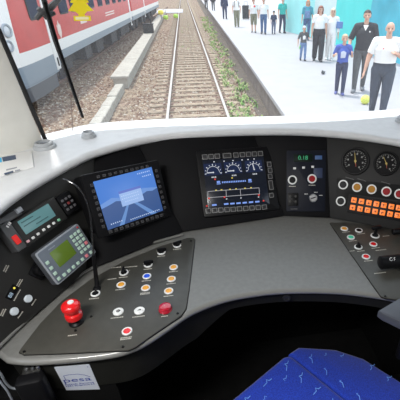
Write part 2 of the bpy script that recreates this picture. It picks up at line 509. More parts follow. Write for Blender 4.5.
# local: +y along the train away from us, x=0 is the wall facing our track, -x into the train
TM = Matrix.Translation((-3.95, 12.6, 0)) @ Matrix.Rotation(-ang, 4, 'Z')
def train(y0, y1, nose, label, wins, doors, TMx):
    t = thing('railcar', label, 'train', TMx)
    WID = 2.85
    if nose:
        half = [(0, y1), (0, y0 + 3.0), (0, y0 + 2.3), (-.02, y0 + 1.6), (-.06, y0 + 1.1), (-.14, y0 + .7), (-.30, y0 + .38), (-.60, y0 + .15), (-1.0, y0 + .04), (-1.42, y0)]
    else:
        half = [(0, y1), (0, y0 + .1), (-.1, y0), (-1.42, y0)]
    plan = half + [(-WID - x, y) for x, y in half[:-1]][::-1]
    levels = [(.86, 0, 0), (1.10, 0, .0), (1.40, 0, 0), (1.98, 0, 0), (2.95, -.02, 0), (3.35, -.06, 0), (3.7, -.22, 0), (3.95, -.6, 0), (4.05, -1.0, 0)]
    R = []
    for z, ins, _ in levels:
        cx = -WID / 2
        R.append([(cx + (x - cx) * (1 + ins / (WID / 2)), y + (max(0, 2.4 - (y - y0)) * (max(0, z - 1.7)) * .16 if nose else 0), z) for x, y in plan])
    mb = MB(); n = len(plan)
    mb.rings(R, True)
    k = 0
    for i in range(len(levels) - 1):
        for j in range(n):
            y = (plan[j][1] + plan[(j + 1) % n][1]) / 2
            front = nose and y < y0 + 1.15
            z = (levels[i][0] + levels[i + 1][0]) / 2
            mb.m[k] = 2 if z < 1.1 else (1 if z < 1.4 else ((1 if front else 0) if z < 3.35 else 3))
            k += 1
    mb.m[k] = 2; mb.m[k + 1] = 3
    mb.build('body_shell', [M_tred, M_twht, M_tgry, M_troof], t)
    for a, b in wins:
        w = MB(); w.prism(rrect(b - a, .86, .1), -.01, .012, 0, Matrix.Translation((.0, (a + b) / 2, 2.46)) @ Matrix(((0, 0, 1, 0), (1, 0, 0, 0), (0, 1, 0, 0), (0, 0, 0, 1))))
        f = w.build('window', M_black, t)
        g = MB(); g.prism(rrect(b - a - .09, .77, .08), .0, .018, 0, Matrix.Translation((.0, (a + b) / 2, 2.46)) @ Matrix(((0, 0, 1, 0), (1, 0, 0, 0), (0, 1, 0, 0), (0, 0, 0, 1))))
        g.build('pane', M_tglass, f)
    for a, b in doors:
        d = MB()
        d.box((.006, (a + b) / 2, 1.8), (.03, b - a, 2.3), .006)
        o = d.build('door', M_twht, t)
        h = MB(); h.box((.03, (a + b) / 2, .86), (.03, .07, .24), .01); h.build('handle', M_black, o)
    u = MB()
    yy = y0 + (2.9 if nose else .6)
    rr = random.Random(5)
    while yy < y1 - 1:
        L = rr.uniform(.35, 1.3)
        if rr.random() < .75:
            u.box((-.30 - rr.uniform(0, .2), yy + L / 2, rr.uniform(.55, .62)), (.5, L, rr.uniform(.40, .56)), .02)
        yy += L + rr.uniform(.05, .3)
    u.build('underfloor_boxes', M_tund, t)
    MB().box((-WID / 2, (y0 + y1) / 2 + .6, .52), (1.9, y1 - y0 - 2.4, .3), .02).build('underframe', M_tund, t)
    ws = MB()
    for b0 in ((y0 + 3.2, y0 + 5.4), (y1 - 4.6, y1 - 2.4)):
        for c in b0:
            for sx in (-.62, -2.22):
                o = MB().lathe([(.05, -.07), (.42, -.06), (.46, -.06), (.46, -.02), (.42, .06), (.12, .07), (.10, .12), (0, .12)], 28, Matrix.Translation((sx, c, .43)) @ Matrix.Rotation(math.pi / 2, 4, 'Y')).build('wheel', M_tund, t)
    return t
wins = [(-.55, .25), (2.0, 2.95), (3.3, 4.25), (4.55, 5.5)] + [(5.85 + 1.68 * i, 6.8 + 1.68 * i) for i in range(6)]
tr = train(-2.75, 16.6, True, 'leading car of the red and white train, nose with round lamps towards us', wins, [(.48, .80), (15.95, 16.3)], TM)
sk = MB()
skp = [(.0, 0.3), (0, -.45), (-.02, -1.15), (-.06, -1.65), (-.14, -2.05), (-.30, -2.37), (-.60, -2.6), (-1.0, -2.71), (-1.42, -2.75)]
skp2 = skp + [(-2.85 - x, y) for x, y in skp[:-1]][::-1]
sk.rings([[(x + .004 if x > -1.42 else x - .004, y - .004, .64) for x, y in skp2], [(x * .97 - .04, y + .12, .22) for x, y in skp2]], True)
nf = MB(); nf.rings([[(x + .003 if x > -1.42 else x - .003, y - .003 if y < .29 else 1.2, .87) for x, y in skp2], [(x + .003 if x > -1.42 else x - .003, y - .003 if y < .29 else .6, .60) for x, y in skp2]], True)
nf.build('nose_fairing', M_tgry, tr)
sk.build('nose_skirt', mat('skirt_dark', (.09, .10, .115), .6, noise=.2), tr)
for (ax, ay, az, r) in ((-.10, -1.86, 1.92, .125), (-.12, -1.95, 1.60, .11)):
    n_ = Vector((.95, -.31, .05)).normalized()
    q = n_.to_track_quat('Z', 'Y').to_matrix().to_4x4()
    hl = MB(); hl.ring(r * .82, r * 1.2, -.05, .03, 24, bev=.008)
    o = hl.build('headlamp', M_sil, tr, Matrix.Translation((ax, ay, az)) @ q)
    MB().lathe([(r * .84, -.05), (r * .84, .0), (r * .6, .016), (0, .022)], 24).build('lens', mat('lamp_lens', (.55, .58, .62), .15, coat=.6), o)
fw = MB(); fw.prism(rrect(1.7, .95, .18), -.03, .02)
n_ = Vector((0, -1, .2)).normalized()
fo = fw.build('front_window', M_black, tr, Matrix.Translation((-1.42, -2.66, 2.55)) @ (n_.to_track_quat('Z', 'Y').to_matrix().to_4x4()))
MB().prism(rrect(1.58, .83, .14), .0, .028).build('pane', M_tglass, fo)
# pale crest on the red side panel
cr = MB()
TS = Matrix(((0, 0, 1, 0), (1, 0, 0, 0), (0, 1, 0, 0), (0, 0, 0, 1)))
cr.prism([(-.16, -.1), (0, -.26), (.16, -.1), (.17, .14), (.08, .10), (0, .24), (-.08, .10), (-.17, .14)], 0, .012, 0, Matrix.Translation((.002, 1.55, 1.66)) @ TS)
cr.build('crest', mat('crest_pale', (.72, .60, .55), .6), tr)
for yc, zc, w_, h_ in ((4.6, 1.72, .9, .22), (9.8, 1.72, 2.2, .05), (9.8, 1.62, 2.2, .05)):
    MB().box((.006, yc, zc), (.012, w_, h_), .003).build('side_lettering', mat('crest_pale', (.72, .60, .55), .6), tr)
wins2 = [(18.2 + 1.5 * i, 19.2 + 1.5 * i) for i in range(12)]
train(17.0, 37, False, 'second coach of the red and white train, coupled behind the leading car', wins2, [(23.75, 24.1)], TM)
rail(-4.6 - .034 * 6.5, 6, -4.6 + .034 * 59.5, 72, 'rusty near rail under the red train on the left', top=M_rail)
rail(-6.13 - .034 * 6.5, 6, -6.13 + .034 * 59.5, 72, 'rusty far rail under the red train on the left', top=M_rail)

# ------------------------------------------------------------------ teal hoarding at the back of the platform
def hoard(a, b, z0, z1, m, label, folds=0.0, name='banner'):
    a = Vector(a); b = Vector(b); d = b - a; L = d.length; d.normalize(); nn = Vector((-d.y, d.x))
    if nn.y > 0: nn = -nn
    N = 40; R = []
    for z in (z0, z0 + (z1 - z0) * .35, z0 + (z1 - z0) * .7, z1):
        R.append([])
    V, F = [], []
    zs = [z0 + (z1 - z0) * i / 8 for i in range(9)]
    for s in (0, .02):
        for i in range(N + 1):
            for j, z in enumerate(zs):
                f = folds * (math.sin(i * 1.1 + j * .9) * .5 + math.sin(i * .43 - j * 1.3))
                p = a + d * (L * i / N) + nn * (s + f)
                V.append((p.x, p.y, z))
    K = (N + 1) * 9
    for s in (0, 1):
        for i in range(N):
            for j in range(8):
                q = s * K + i * 9 + j
                F.append((q, q + 1, q + 10, q + 9))
    for i in range(N):
        for j in (0, 8):
            q = i * 9 + j; F.append((q, q + 9, K + q + 9, K + q))
    for j in range(8):
        for i in (0, N):
            q = i * 9 + j; F.append((q, q + 1, K + q + 1, K + q))
    t = thing(name, label, 'hoarding', Matrix())
    MB().add(V, F).build('sheet', m, t)
    for p in (a, b):
        p2 = p - nn * .06
        MB().tube([(p2.x, p2.y, .5), (p2.x, p2.y, z1 + .05)], .035).build('post', mat('pole_pale', (.65, .67, .68), .5), t)
M_teal = mat('tarp_teal', (.05, .60, .58), .6, noise=.05, nscale=1.5)
M_teal2 = mat('tarp_pale_teal', (.30, .72, .72), .6, noise=.05, nscale=1.5)
M_tblue = mat('tarp_blue', (.03, .38, .50), .5, noise=.14, nscale=2.0)
hb_ = [on_z(x, y, .5) for x, y in ((283, 31.5), (313, 39), (333, 45.5), (365, 56), (410, 71.5))]
hp_ = [(p.x, p.y) for p in hb_]
hoard(hp_[0], hp_[1], .55, 3.4, M_teal2, 'pale teal sheet farthest away, behind the woman with the front rucksack', .004)
hoard(hp_[1], hp_[2], .55, 3.4, mat('tarp_white', (.55, .70, .70), .6), 'whitish sheet between the two teal sheets, behind the auburn-haired woman', .004)
hoard(hp_[2], hp_[3], .55, 3.4, M_teal, 'flat bright teal sheet behind the man in the black shirt', .004)
hoard(hp_[3], (hp_[4][0] + .3, hp_[4][1] - 2.2), .60, 3.4, M_tblue, 'creased blue tarpaulin behind the bald man at the right edge', .018)

# ------------------------------------------------------------------ people
M_skin = mat('skin', (.62, .36, .26), .55)
M_eye = mat('eye_dark', (.03, .02, .02), .4)
M_lip = mat('lips', (.45, .16, .14), .5)
def cone_sphere(mb, a, b, ra, rb, sx=1.0, n=12):
    a, b = Vector(a), Vector(b)
    d = b - a; L = max(d.length, 1e-5); d.normalize()
    x = Vector((1, 0, 0)); x = x - d * x.dot(d)
    if x.length < .2: x = Vector((0, 1, 0)) - d * d.y
    x.normalize(); y = d.cross(x)
    R = []
    for i in range(1, 5):
        t = math.pi / 2 * i / 4
        R.append((a - d * ra * math.cos(t), ra * math.sin(t)))
    for i in range(0, 4):
        t = math.pi / 2 * i / 4
        R.append((b + d * rb * math.sin(t), rb * math.cos(t)))
    mb.rings([[c + x * (r * sx * math.cos(2 * math.pi * j / n)) + y * (r * math.sin(2 * math.pi * j / n)) for j in range(n)] for c, r in R], True)

def person(label, loc, rot, H, top, bottom, shoes, hair=None, step=.0, arms=None, voxel=.014, group=None, hs=1.0, slim=1.0, lean=0.0, extras=None, fing=True):
    k = H / 1.75
    B = []     # bones: kind, a, b, ra, rb, sx, side
    def bone(kind, a, b, ra, rb, sx=1.0):
        B.append((kind, Vector(a), Vector(b), ra, rb, sx))
    w = slim
    bone('hips', (0, .005, .93), (0, .0, 1.03), .118 * w, .112 * w, 1.38)
    bone('torso', (0, 0, 1.05), (0, .0, 1.27), .108 * w, .122 * w, 1.36)
    bone('torso', (0, .0, 1.27), (0, .01, 1.38), .122 * w, .085, 1.45)
    for s in (-1, 1):
        bone('torso', (s * .05, .01, 1.42), (s * .165 * (.5 + .5 * w), .01, 1.405), .062, .060)
    nk = Vector((0, lean * .2, 1.45)); hd = Vector((0, -.025 + lean * .2, 1.62 + (hs - 1) * .06))
    bone('neck', nk, hd - Vector((0, -.01, .05)), .056, .052)
    # head: cranium, face, jaw, nose, ears
    bone('head', hd + Vector((0, .012, .028 * hs)), hd + Vector((0, .004, .035 * hs)), .083 * hs, .083 * hs, .92)
    bone('head', hd + Vector((0, -.018, -.02 * hs)), hd + Vector((0, -.030, -.068 * hs)), .066 * hs, .040 * hs, .95)
    bone('head', hd + Vector((0, -.085 * hs, .008 * hs)), hd + Vector((0, -.100 * hs, -.022 * hs)), .010 * hs, .015 * hs)
    for s in (-1, 1):
        bone('head', hd + Vector((s * .076 * hs, .012, .012)), hd + Vector((s * .074 * hs, .006, -.022)), .017 * hs, .013 * hs, .55)
    for s in (-1, 1):
        f = step * s
        hip = Vector((s * .088 * w, 0, .91)); ank = Vector((s * (.095), -f, .085 + max(0, -f) * .16))
        knee = (hip + ank) / 2 + Vector((s * .006, -.03 - abs(f) * .16, .02))
        bone('thigh', hip, knee, .088 * w, .060 * w)
        bone('calf', knee, ank, .058 * w, .040)
        bone('calf', knee * .65 + ank * .35 + Vector((0, .018, 0)), knee * .45 + ank * .55 + Vector((0, .01, 0)), .052 * w, .045)
        tip = max(0, -f) * .35
        bone('foot', ank + Vector((0, .035, -.045)), ank + Vector((s * .02, -.13, -.055 - tip * .25)), .040, .032, 1.15)
        sh = Vector((s * .185 * (.5 + .5 * w), .01, 1.405))
        e, wr = (arms or {}).get(s, ((s * .055, .03, -.29), (s * .015, -.07, -.25)))
        el = sh + Vector(e); wv = el + Vector(wr)
        bone('uarm', sh, el, .052 * w, .042 * w)
        bone('farm', el, wv, .042 * w, .027)
        d = (wv - el).normalized()
        side = Vector((0, -1, 0)) - d * (-d.y)
        side = side.normalized() if side.length > .2 else Vector((-s, 0, 0))
        pn = d.cross(side)
        pc = wv + d * .045
        bone('hand', wv + d * .015, wv + d * .075, .026, .034, .75 if abs(d.z) > .6 else 1.0)
        if fing:
            for q, (off, ln) in enumerate(((.030, .068), (.010, .078), (-.010, .072), (-.029, .056))):
                r0 = wv + d * .085 + side * off
                r1 = r0 + d * ln * .55 + side * off * .12
                r2 = r1 + (d * .8 + pn * (-s) * .55).normalized() * ln * .5
                bone('hand', r0, r1, .0098, .0092); bone('hand', r1, r2, .0092, .008)
            t0 = wv + d * .03 + side * .026
            t1 = t0 + (side * .7 + d * .75).normalized() * .045
            bone('hand', t0, t1, .013, .011); bone('hand', t1, t1 + (d * .95 + side * .2).normalized() * .032, .011, .009)
    mb = MB()
    for kind, a, b, ra, rb, sx in B:
        cone_sphere(mb, a, b, ra, rb, sx)
    me = bpy.data.meshes.new('person_body')
    me.from_pydata([tuple(Vector(p) * k) for p in mb.v], [], mb.f)
    tmp = bpy.data.objects.new('person_body', me); COL.objects.link(tmp)
    md = tmp.modifiers.new('r', 'REMESH'); md.mode = 'VOXEL'; md.voxel_size = voxel * k
    ms = tmp.modifiers.new('s', 'SMOOTH'); ms.factor = .5; ms.iterations = 2
    bpy.context.view_layer.update()
    body = bpy.data.meshes.new_from_object(tmp.evaluated_get(bpy.context.evaluated_depsgraph_get()))
    bpy.data.objects.remove(tmp); bpy.data.meshes.remove(me)
    body.name = 'person'
    nv, nf = len(body.vertices), len(body.polygons)
    co = np.empty(nv * 3); body.vertices.foreach_get('co', co); co = co.reshape(-1, 3) / k
    no = np.empty(nv * 3); body.vertices.foreach_get('normal', no); no = no.reshape(-1, 3)
    fcs = [tuple(p.vertices) for p in body.polygons]
    fc = np.array([co[list(f)].mean(axis=0) for f in fcs])
    best = np.full(nf, 9.0); kind = np.zeros(nf, int); tt = np.zeros(nf)
    for i, (kd, a, b, ra, rb, sx) in enumerate(B):
        a_, b_ = np.array(a), np.array(b); ab = b_ - a_
        t = np.clip(((fc - a_) @ ab) / max(1e-9, ab @ ab), 0, 1)
        dd = fc - (a_ + t[:, None] * ab)
        if sx > 1.1 and kd in ('hips', 'torso'):
            dd = dd / np.array([sx, 1, 1])
        d = np.linalg.norm(dd, axis=1) - (ra + (rb - ra) * t)
        mk = d < best
        best[mk] = d[mk]; kind[mk] = i; tt[mk] = t[mk]
    kinds = np.array([B[i][0] for i in kind])
    for m_ in (M_skin, M_eye, M_lip): body.materials.append(m_)
    hdv = np.array(hd)
    for s in (-1, 1):
        dd = np.linalg.norm((fc - (hdv + np.array([s * .032 * hs, -.072 * hs, .012 * hs]))) / np.array([1.3, 2, .8]), axis=1)
        for i in np.where((dd < .0125) & (kinds == 'head'))[0]: body.polygons[i].material_index = 1
    dd = np.linalg.norm((fc - (hdv + np.array([0, -.075 * hs, -.058 * hs]))) / np.array([2.2, 2.5, .7]), axis=1)
    for i in np.where((dd < .011) & (kinds == 'head'))[0]: body.polygons[i].material_index = 2
    for p in body.polygons: p.use_smooth = True
    o = link('person', body, None, Matrix.Translation(loc) @ Matrix.Rotation(rot, 4, 'Z'))
    tag(o, label, 'person', group)
    def shell(name, mask, off, m, th=.006):
        idx = np.where(mask)[0]
        if len(idx) == 0: return None
        used = {}
        V, F = [], []
        def g(v):
            if v not in used:
                used[v] = len(V); V.append(tuple((co[v] + no[v] * off) * k))
            return used[v]
        for i in idx: F.append(tuple(g(v) for v in fcs[i]))
        cnt = {}
        for f in F:
            for q in range(len(f)):
                e = (f[q], f[(q + 1) % len(f)])
                cnt[e] = cnt.get(e, 0) + 1
        inv = {b: a for a, b in used.items()}
        inn = {}
        def h(v):
            if v not in inn:
                inn[v] = len(V); V.append(tuple((co[inv[v]] - no[inv[v]] * .002) * k))
            return inn[v]
        for (a, b) in [e for e in cnt if (e[1], e[0]) not in cnt]:
            F.append((b, a, h(a), h(b)))
        me2 = bpy.data.meshes.new(name); me2.from_pydata(V, [], F)
        for p in me2.polygons: p.use_smooth = True
        me2.materials.append(m)
        return link(name, me2, o)
    z = fc[:, 2]
    tors = (kinds == 'torso') | ((kinds == 'hips') & (z > top.get('hem', 1.0))) | ((kinds == 'thigh') & (z > top.get('hem', 1.0)))
    slv = top.get('sleeve', .55)
    arm = ((kinds == 'uarm') & (tt < min(1, slv))) | ((kinds == 'farm') & (tt < slv - 1))
    neckc = (kinds == 'neck') & (z < 1.455)
    shell(top.get('name', 'shirt'), tors | arm | neckc, top.get('off', .012), top['m'])
    lg = bottom.get('to', 1.0)
    legs = ((kinds == 'hips') & (z <= top.get('hem', 1.0) + .03)) | (((kinds == 'thigh') | (kinds == 'calf')) & (z > .93 - lg * .88) & (z <= top.get('hem', 1.0) + .03))
    shell(bottom.get('name', 'trousers'), legs, bottom.get('off', .010), bottom['m'])
    shell('shoes', (kinds == 'foot') | ((kinds == 'calf') & (z < .07)), .012, shoes)
    if hair:
        hm, style = hair
        rel = (fc - hdv) / hs
        hk = (kinds == 'head')
        if style == 'short':
            mk = hk & ((rel[:, 2] > .062 + .25 * np.clip(-rel[:, 1] - .03, 0, 1)) | ((rel[:, 1] > .012) & (rel[:, 2] > -.035) & (np.abs(rel[:, 0]) < .075)))
            shell('hair', mk, .012, hm)
        elif style == 'crop':
            mk = hk & (rel[:, 1] > .02) & (rel[:, 2] > -.03) & (rel[:, 2] < .05)
            shell('hair', mk, .005, hm)
        elif style == 'long':
            mk = hk & ((rel[:, 2] > .065) | (rel[:, 1] > -.01)) 
            mk = mk | ((kinds == 'neck') & (fc[:, 1] > -.01))
            shell('hair', mk, .022, hm)
            hb = MB()
            for q in (-1, 0, 1):
                cone_sphere(hb, (q * .05, .05 + hd.y, hd.z), (q * .075, .06 + hd.y, hd.z - .22), .05, .035)
            hb2 = MB(); hb2.add([Vector(p) * k for p in hb.v], hb.f); hb2.build('hair_length', hm, o)
        elif style == 'cap':
            mk = hk & (rel[:, 2] > .045)
            c = shell('cap', mk, .016, hm)
            pk = MB(); pk.prism([(-.06, -.07), (.06, -.07), (.05, -.15), (0, -.17), (-.05, -.15)], hd.z + .045 * hs, hd.z + .058 * hs, .004)
            b2 = MB(); b2.add([Vector(p) * k for p in pk.v], pk.f); b2.build('cap_peak', hm, o)
    if extras: extras(o, k, hd)
    return o
def P(px, py): return on_z(px, py, .50)
def facing(loc, off=0.0):
    "rotation that turns the figure (which faces -y) towards the camera, plus an offset"
    return math.atan2(loc.x, -loc.y) - math.pi + off if False else math.atan2(-loc.x, loc.y) * 1.0 + off

M_wh = mat('cloth_white', (.82, .82, .81), .8)
M_navy = mat('cloth_dark_slate', (.035, .048, .075), .8, noise=.2, nscale=14)
M_blk = mat('cloth_black', (.022, .024, .030), .8, noise=.15)
M_char = mat('cloth_charcoal', (.085, .09, .095), .8, noise=.15)
M_jean = mat('cloth_jeans', (.05, .11, .24), .8, noise=.3, nscale=12)
M_jean2 = mat('cloth_pale_jeans', (.13, .22, .40), .8, noise=.25, nscale=12)
M_bshirt = mat('cloth_blue', (.05, .10, .42), .8)
M_nvy = mat('cloth_navy', (.025, .035, .085), .8)
M_olive = mat('cloth_olive', (.20, .20, .13), .8, noise=.2)
M_teals = mat('cloth_teal', (.02, .45, .40), .8)
M_tealb = mat('cloth_petrol', (.05, .33, .42), .8)
M_pink = mat('cloth_pink', (.60, .30, .34), .8, noise=.5, nscale=22)
M_tan = mat('cloth_tan', (.55, .50, .44), .8)
M_shoe = mat('shoe_grey', (.16, .17, .19), .6)
M_shoed = mat('shoe_dark', (.04, .04, .045), .6)
M_hdark = mat('hair_dark', (.035, .022, .016), .6)
M_haub = mat('hair_auburn', (.22, .06, .035), .6)
M_hor = mat('hair_ginger', (.60, .25, .10), .6)
M_hfair = mat('hair_fair', (.52, .40, .26), .6)
M_hgrey = mat('hair_grey', (.45, .43, .41), .6)

def belt(o, k, hd):
    mb = MB()
    mb.rings([[(1.40 * r * math.cos(a) * k, r * math.sin(a) * k, z * k) for a in [2 * math.pi * j / 28 for j in range(28)]] for r, z in ((.131, .995), (.135, 1.0), (.135, 1.03), (.131, 1.035))], True)
    b = mb.build('belt', mat('belt_brown', (.10, .06, .04), .5), o)
    MB().box((0, -.137 * k, 1.015 * k), (.05 * k, .012, .04 * k), .003).build('buckle', mat('brass', (.65, .5, .18), .3, .8), b)
def pocket_badge(o, k, hd):
    belt(o, k, hd)
    MB().lathe([(.018, 0), (.016, .008), (0, .01)], 12).build('red_badge', M_red, o, Matrix.Translation((-.075 * k, -.146 * k, 1.30 * k)) @ Matrix.Rotation(math.pi / 2, 4, 'X'))
def vneck(o, k, hd):
    mb = MB()
    T = Matrix.Translation((0, -.108 * k, 1.40 * k)) @ Matrix.Rotation(math.radians(62), 4, 'X')
    mb.prism([(-.06 * k, .05 * k), (.06 * k, .05 * k), (0, -.075 * k)], 0, .012, .003, T)
    mb.build('undershirt', M_wh, o)
    MB().lathe([(.018, 0), (.016, .008), (0, .01)], 12).build('chest_emblem', M_wh, o, Matrix.Translation((.10 * k, -.140 * k, 1.32 * k)) @ Matrix.Rotation(math.pi / 2, 4, 'X'))
def tee_print(m):
    def f(o, k, hd):
        MB().prism([(-.075 * k, -.11 * k), (.065 * k, -.10 * k), (.085 * k, .05 * k), (.0, .10 * k), (-.085 * k, .06 * k)], -.03, .010, .002, Matrix.Translation((0, -.128 * k, 1.22 * k)) @ Matrix.Rotation(math.pi / 2, 4, 'X')).build('chest_print', m, o)
    return f
def rucksack(m, front=False, w=.30, h=.42):
    def f(o, k, hd):
        s = -1 if front else 1
        b = MB(); b.prism(rrect(w * k, .15 * k, .05 * k), 1.0 * k, (1.0 + h) * k, .03 * k, Matrix.Translation((0, s * .20 * k, 0)))
        r = b.build('rucksack', m, o)
        for q in (-1, 1):
            st_ = MB(); st_.tube([(q * .10 * k, s * .16 * k, (1.02 + h) * k), (q * .12 * k, s * .05 * k, 1.49 * k), (q * .11 * k, -s * .10 * k, 1.44 * k), (q * .12 * k, -s * .145 * k, 1.3 * k), (q * .15 * k, -s * .1 * k, 1.12 * k), (q * .13 * k, s * .13 * k, 1.05 * k)], .016 * k, 6)
            st_.build('strap', m, r)
    return f

hang = lambda s, out=.05, fw=.05: ((s * out, .02, -.29), (s * .015, -fw, -.25))
# bald man, nearest
p = P(376, 116)
person('bald man in white short-sleeved shirt and dark slate trousers walking at the right edge', p, facing(p, .10), 1.75,
       dict(m=M_wh, sleeve=.75, off=.022, hem=1.01), dict(m=M_navy, off=.022), M_shoe, (M_hgrey, 'crop'), step=.13,
       arms={-1: ((-.10, .02, -.27), (-.05, -.06, -.25)), 1: ((.10, .03, -.26), (-.13, -.17, .07))}, voxel=.0085, slim=1.24, extras=pocket_badge)
p = P(357.5, 91)
person('man in black V-neck polo shirt and charcoal trousers walking behind the bald man', p, facing(p, .0), 1.84,
       dict(m=M_blk, sleeve=.95, off=.022, hem=.93), dict(m=M_char, off=.016), M_shoe, (M_hdark, 'short'), step=-.14,
       arms={-1: ((-.12, .03, -.27), (.0, -.17, -.16)), 1: hang(1, .09)}, voxel=.009, slim=1.08, extras=vneck)
p = P(339, 94)
person('boy in blue T-shirt with pale print and navy trousers, left of the two nearest men', p, facing(p, .05), 1.34,
       dict(m=M_bshirt, sleeve=.8, off=.020, hem=.95), dict(m=M_nvy, off=.020), mat('shoe_blue', (.10, .12, .35), .6), (M_hfair, 'short'), step=.08,
       arms={-1: ((-.10, .02, -.26), (.03, -.18, .06)), 1: ((.09, .02, -.26), (-.02, -.18, .10))}, voxel=.011, hs=1.18, extras=tee_print(mat('print_pale', (.55, .60, .72), .7)))
p = P(317, 61)
person('auburn-haired woman in white top and wide black trousers mid-platform', p, facing(p, .15), 1.74,
       dict(m=M_wh, sleeve=.6, off=.018, hem=1.02), dict(m=M_blk, off=.045), M_shoed, (M_haub, 'long'), step=.14, voxel=.013, extras=lambda o, k, hd: None)
p = P(329, 60)
def shoulder_bag(m):
    def f(o, k, hd):
        MB().prism(rrect(.24 * k, .11 * k, .04 * k), 1.10 * k, 1.32 * k, .02 * k, Matrix.Translation((.27 * k, -.05 * k, 0))).build('shoulder_bag', m, o)
    return f
person('woman all in white with small blue shoulder bag, right of the auburn-haired woman', p, facing(p, .0), 1.66,
       dict(m=M_wh, sleeve=1.6, off=.022, hem=.95), dict(m=mat('cloth_offwhite', (.80, .79, .77), .8), off=.03), mat('shoe_white', (.75, .75, .75), .6), (mat('hair_blonde', (.72, .62, .46), .6), 'long'), step=.10, voxel=.013, extras=shoulder_bag(mat('bag_blue', (.10, .20, .45), .6)))
p = P(302.5, 60.5)
def kid_bag(o, k, hd):
    tee_print(M_wh)(o, k, hd)
    cone = MB(); cone.tube([(-.20 * k, -.12 * k, .82 * k), (-.27 * k, -.14 * k, .62 * k)], [.035 * k, .02 * k], 8)
    cone.build('green_toy', mat('toy_green', (.15, .55, .10), .5), o)
person('small child in white cap and jeans with dark sleeves, in front of the backpacker', p, facing(p, .25), 1.10,
       dict(m=M_char, sleeve=.9, off=.022, hem=.95), dict(m=M_jean2, off=.02), M_shoed, (mat('cap_grey', (.55, .56, .60), .8), 'cap'), step=.13,
       arms={-1: hang(-1, .12), 1: ((.12, .0, -.24), (-.04, -.14, .02))}, voxel=.014, hs=1.3, extras=kid_bag)
p = P(306, 40)
person('ginger-haired woman in petrol blue top and jeans, rucksack on her front, behind the small child', p, facing(p, .0), 1.74,
       dict(m=M_tealb, sleeve=.9, off=.02, hem=.96), dict(m=M_jean, off=.016), M_shoe, (M_hor, 'long'), step=.1, voxel=.015, extras=rucksack(M_jean2, True, .26, .3))
p = P(282, 33)
person('person in teal green T-shirt and dark jeans at the far end of the teal sheets', p, facing(p, .4), 1.74,
       dict(m=M_teals, sleeve=.7, off=.02, hem=.95), dict(m=M_nvy, off=.016), M_shoed, (M_hdark, 'short'), step=.12, voxel=.016)
p = P(288.5, 25)
person('child in pink and white patterned clothes just right of the teal T-shirt', p, facing(p, .2), 1.25,
       dict(m=M_pink, sleeve=.8, off=.02, hem=.7), dict(m=M_pink, off=.018), M_shoe, (M_hdark, 'short'), step=.08, voxel=.017, hs=1.15)
p = P(273.5, 34)
person('child in navy clothes and dark cap walking left of the teal T-shirt', p, facing(p, .1), 1.12,
       dict(m=M_nvy, sleeve=.9, off=.02, hem=.95), dict(m=mat('cloth_greyblue', (.10, .12, .20), .8), off=.02), M_shoed, (M_blk, 'cap'), step=.10, voxel=.016, hs=1.25, extras=lambda o, k, hd: None)
p = P(263.5, 34)
person('adult in white top and blue jeans walking left of the child in the dark cap', p, facing(p, .0), 1.76,
       dict(m=M_wh, sleeve=.7, off=.025, hem=.98), dict(m=M_jean, off=.02), M_shoed, (M_hdark, 'short'), step=.10, voxel=.016)
p = P(253.8, 32.6)
person('adult in white top and knee-length olive shorts walking beside the blue jeans', p, facing(p, .0), 1.72,
       dict(m=M_wh, sleeve=.7, off=.03, hem=.98), dict(m=M_olive, off=.025, to=.58), M_shoe, (M_hdark, 'short'), step=.08, voxel=.016,
       extras=lambda o, k, hd: MB().sphere((.05 * k, -.15 * k, 1.36 * k), .06 * k, 8, (1, .4, .9)).build('red_scarf', M_red, o) and None)
p = P(237, 27)
person('adult in white top and olive trousers beside the big black suitcase', p, facing(p, .1), 1.80,
       dict(m=M_wh, sleeve=.7, off=.03, hem=.92), dict(m=M_olive, off=.03), M_olive, (M_hdark, 'short'), step=-.08, voxel=.017, extras=rucksack(M_char, False))
p = P(225, 19)
person('person in navy jacket and trousers walking nearest the platform edge of the distant group', p, facing(p, .2), 1.78,
       dict(m=M_nvy, sleeve=1.9, off=.03, hem=.9), dict(m=M_nvy, off=.02), M_shoed, (M_hdark, 'short'), step=.1, voxel=.018)
p = P(213.5, 10.5)
person('distant person in black clothes with pale legs near the platform edge', p, facing(p, .1), 1.78,
       dict(m=M_blk, sleeve=1.9, off=.03, hem=.8), dict(m=M_char, off=.02), M_shoed, (M_hdark, 'short'), step=.1, voxel=.02)
p = P(206.5, 9)
person('most distant person in dark clothes at the left end of the crowd', p, facing(p, .1), 1.78,
       dict(m=M_char, sleeve=1.9, off=.03, hem=.8), dict(m=M_blk, off=.02), M_shoed, (M_hdark, 'short'), step=.1, voxel=.02)
p = P(197, 2)
# things on the platform
p = P(246, 19.5)
t = thing('suitcase', 'big black upright suitcase standing right of the olive trousers', 'suitcase', Matrix.Translation(p) @ Matrix.Rotation(facing(p), 4, 'Z'))
c = MB(); c.prism(rrect(.58, .30, .06), .05, 1.0, .05, None, 0, True); c.build('case', M_blk, t)
hd_ = MB(); hd_.tube([(-.13, .08, .95), (-.13, .08, 1.25), (.13, .08, 1.25), (.13, .08, .95)], .014); hd_.build('pull_handle', M_char, t)
for sx in (-.22, .22):
    MB().lathe([(.04, -.02), (.05, -.012), (.05, .012), (.04, .02)], 14, Matrix.Translation((sx, -.08, .05)) @ Matrix.Rotation(math.pi / 2, 4, 'Y')).build('wheel', M_rubber, t)
p = P(363, 104)
bl = MB(); bl.sphere((0, 0, .105), .105, 14)
ball = bl.build('ball', mat('ball_lime', (.68, .75, .12), .5), None, Matrix.Translation(p) @ Matrix.Rotation(.4, 4, 'Y'))
ball.location.z = .50
tag(ball, 'lime yellow ball on the pale paving beside the bald man', 'ball')
sm_ = MB(); sm_.ring(.098, .1065, -.006, .006, 30, Matrix.Translation((0, 0, .105)))
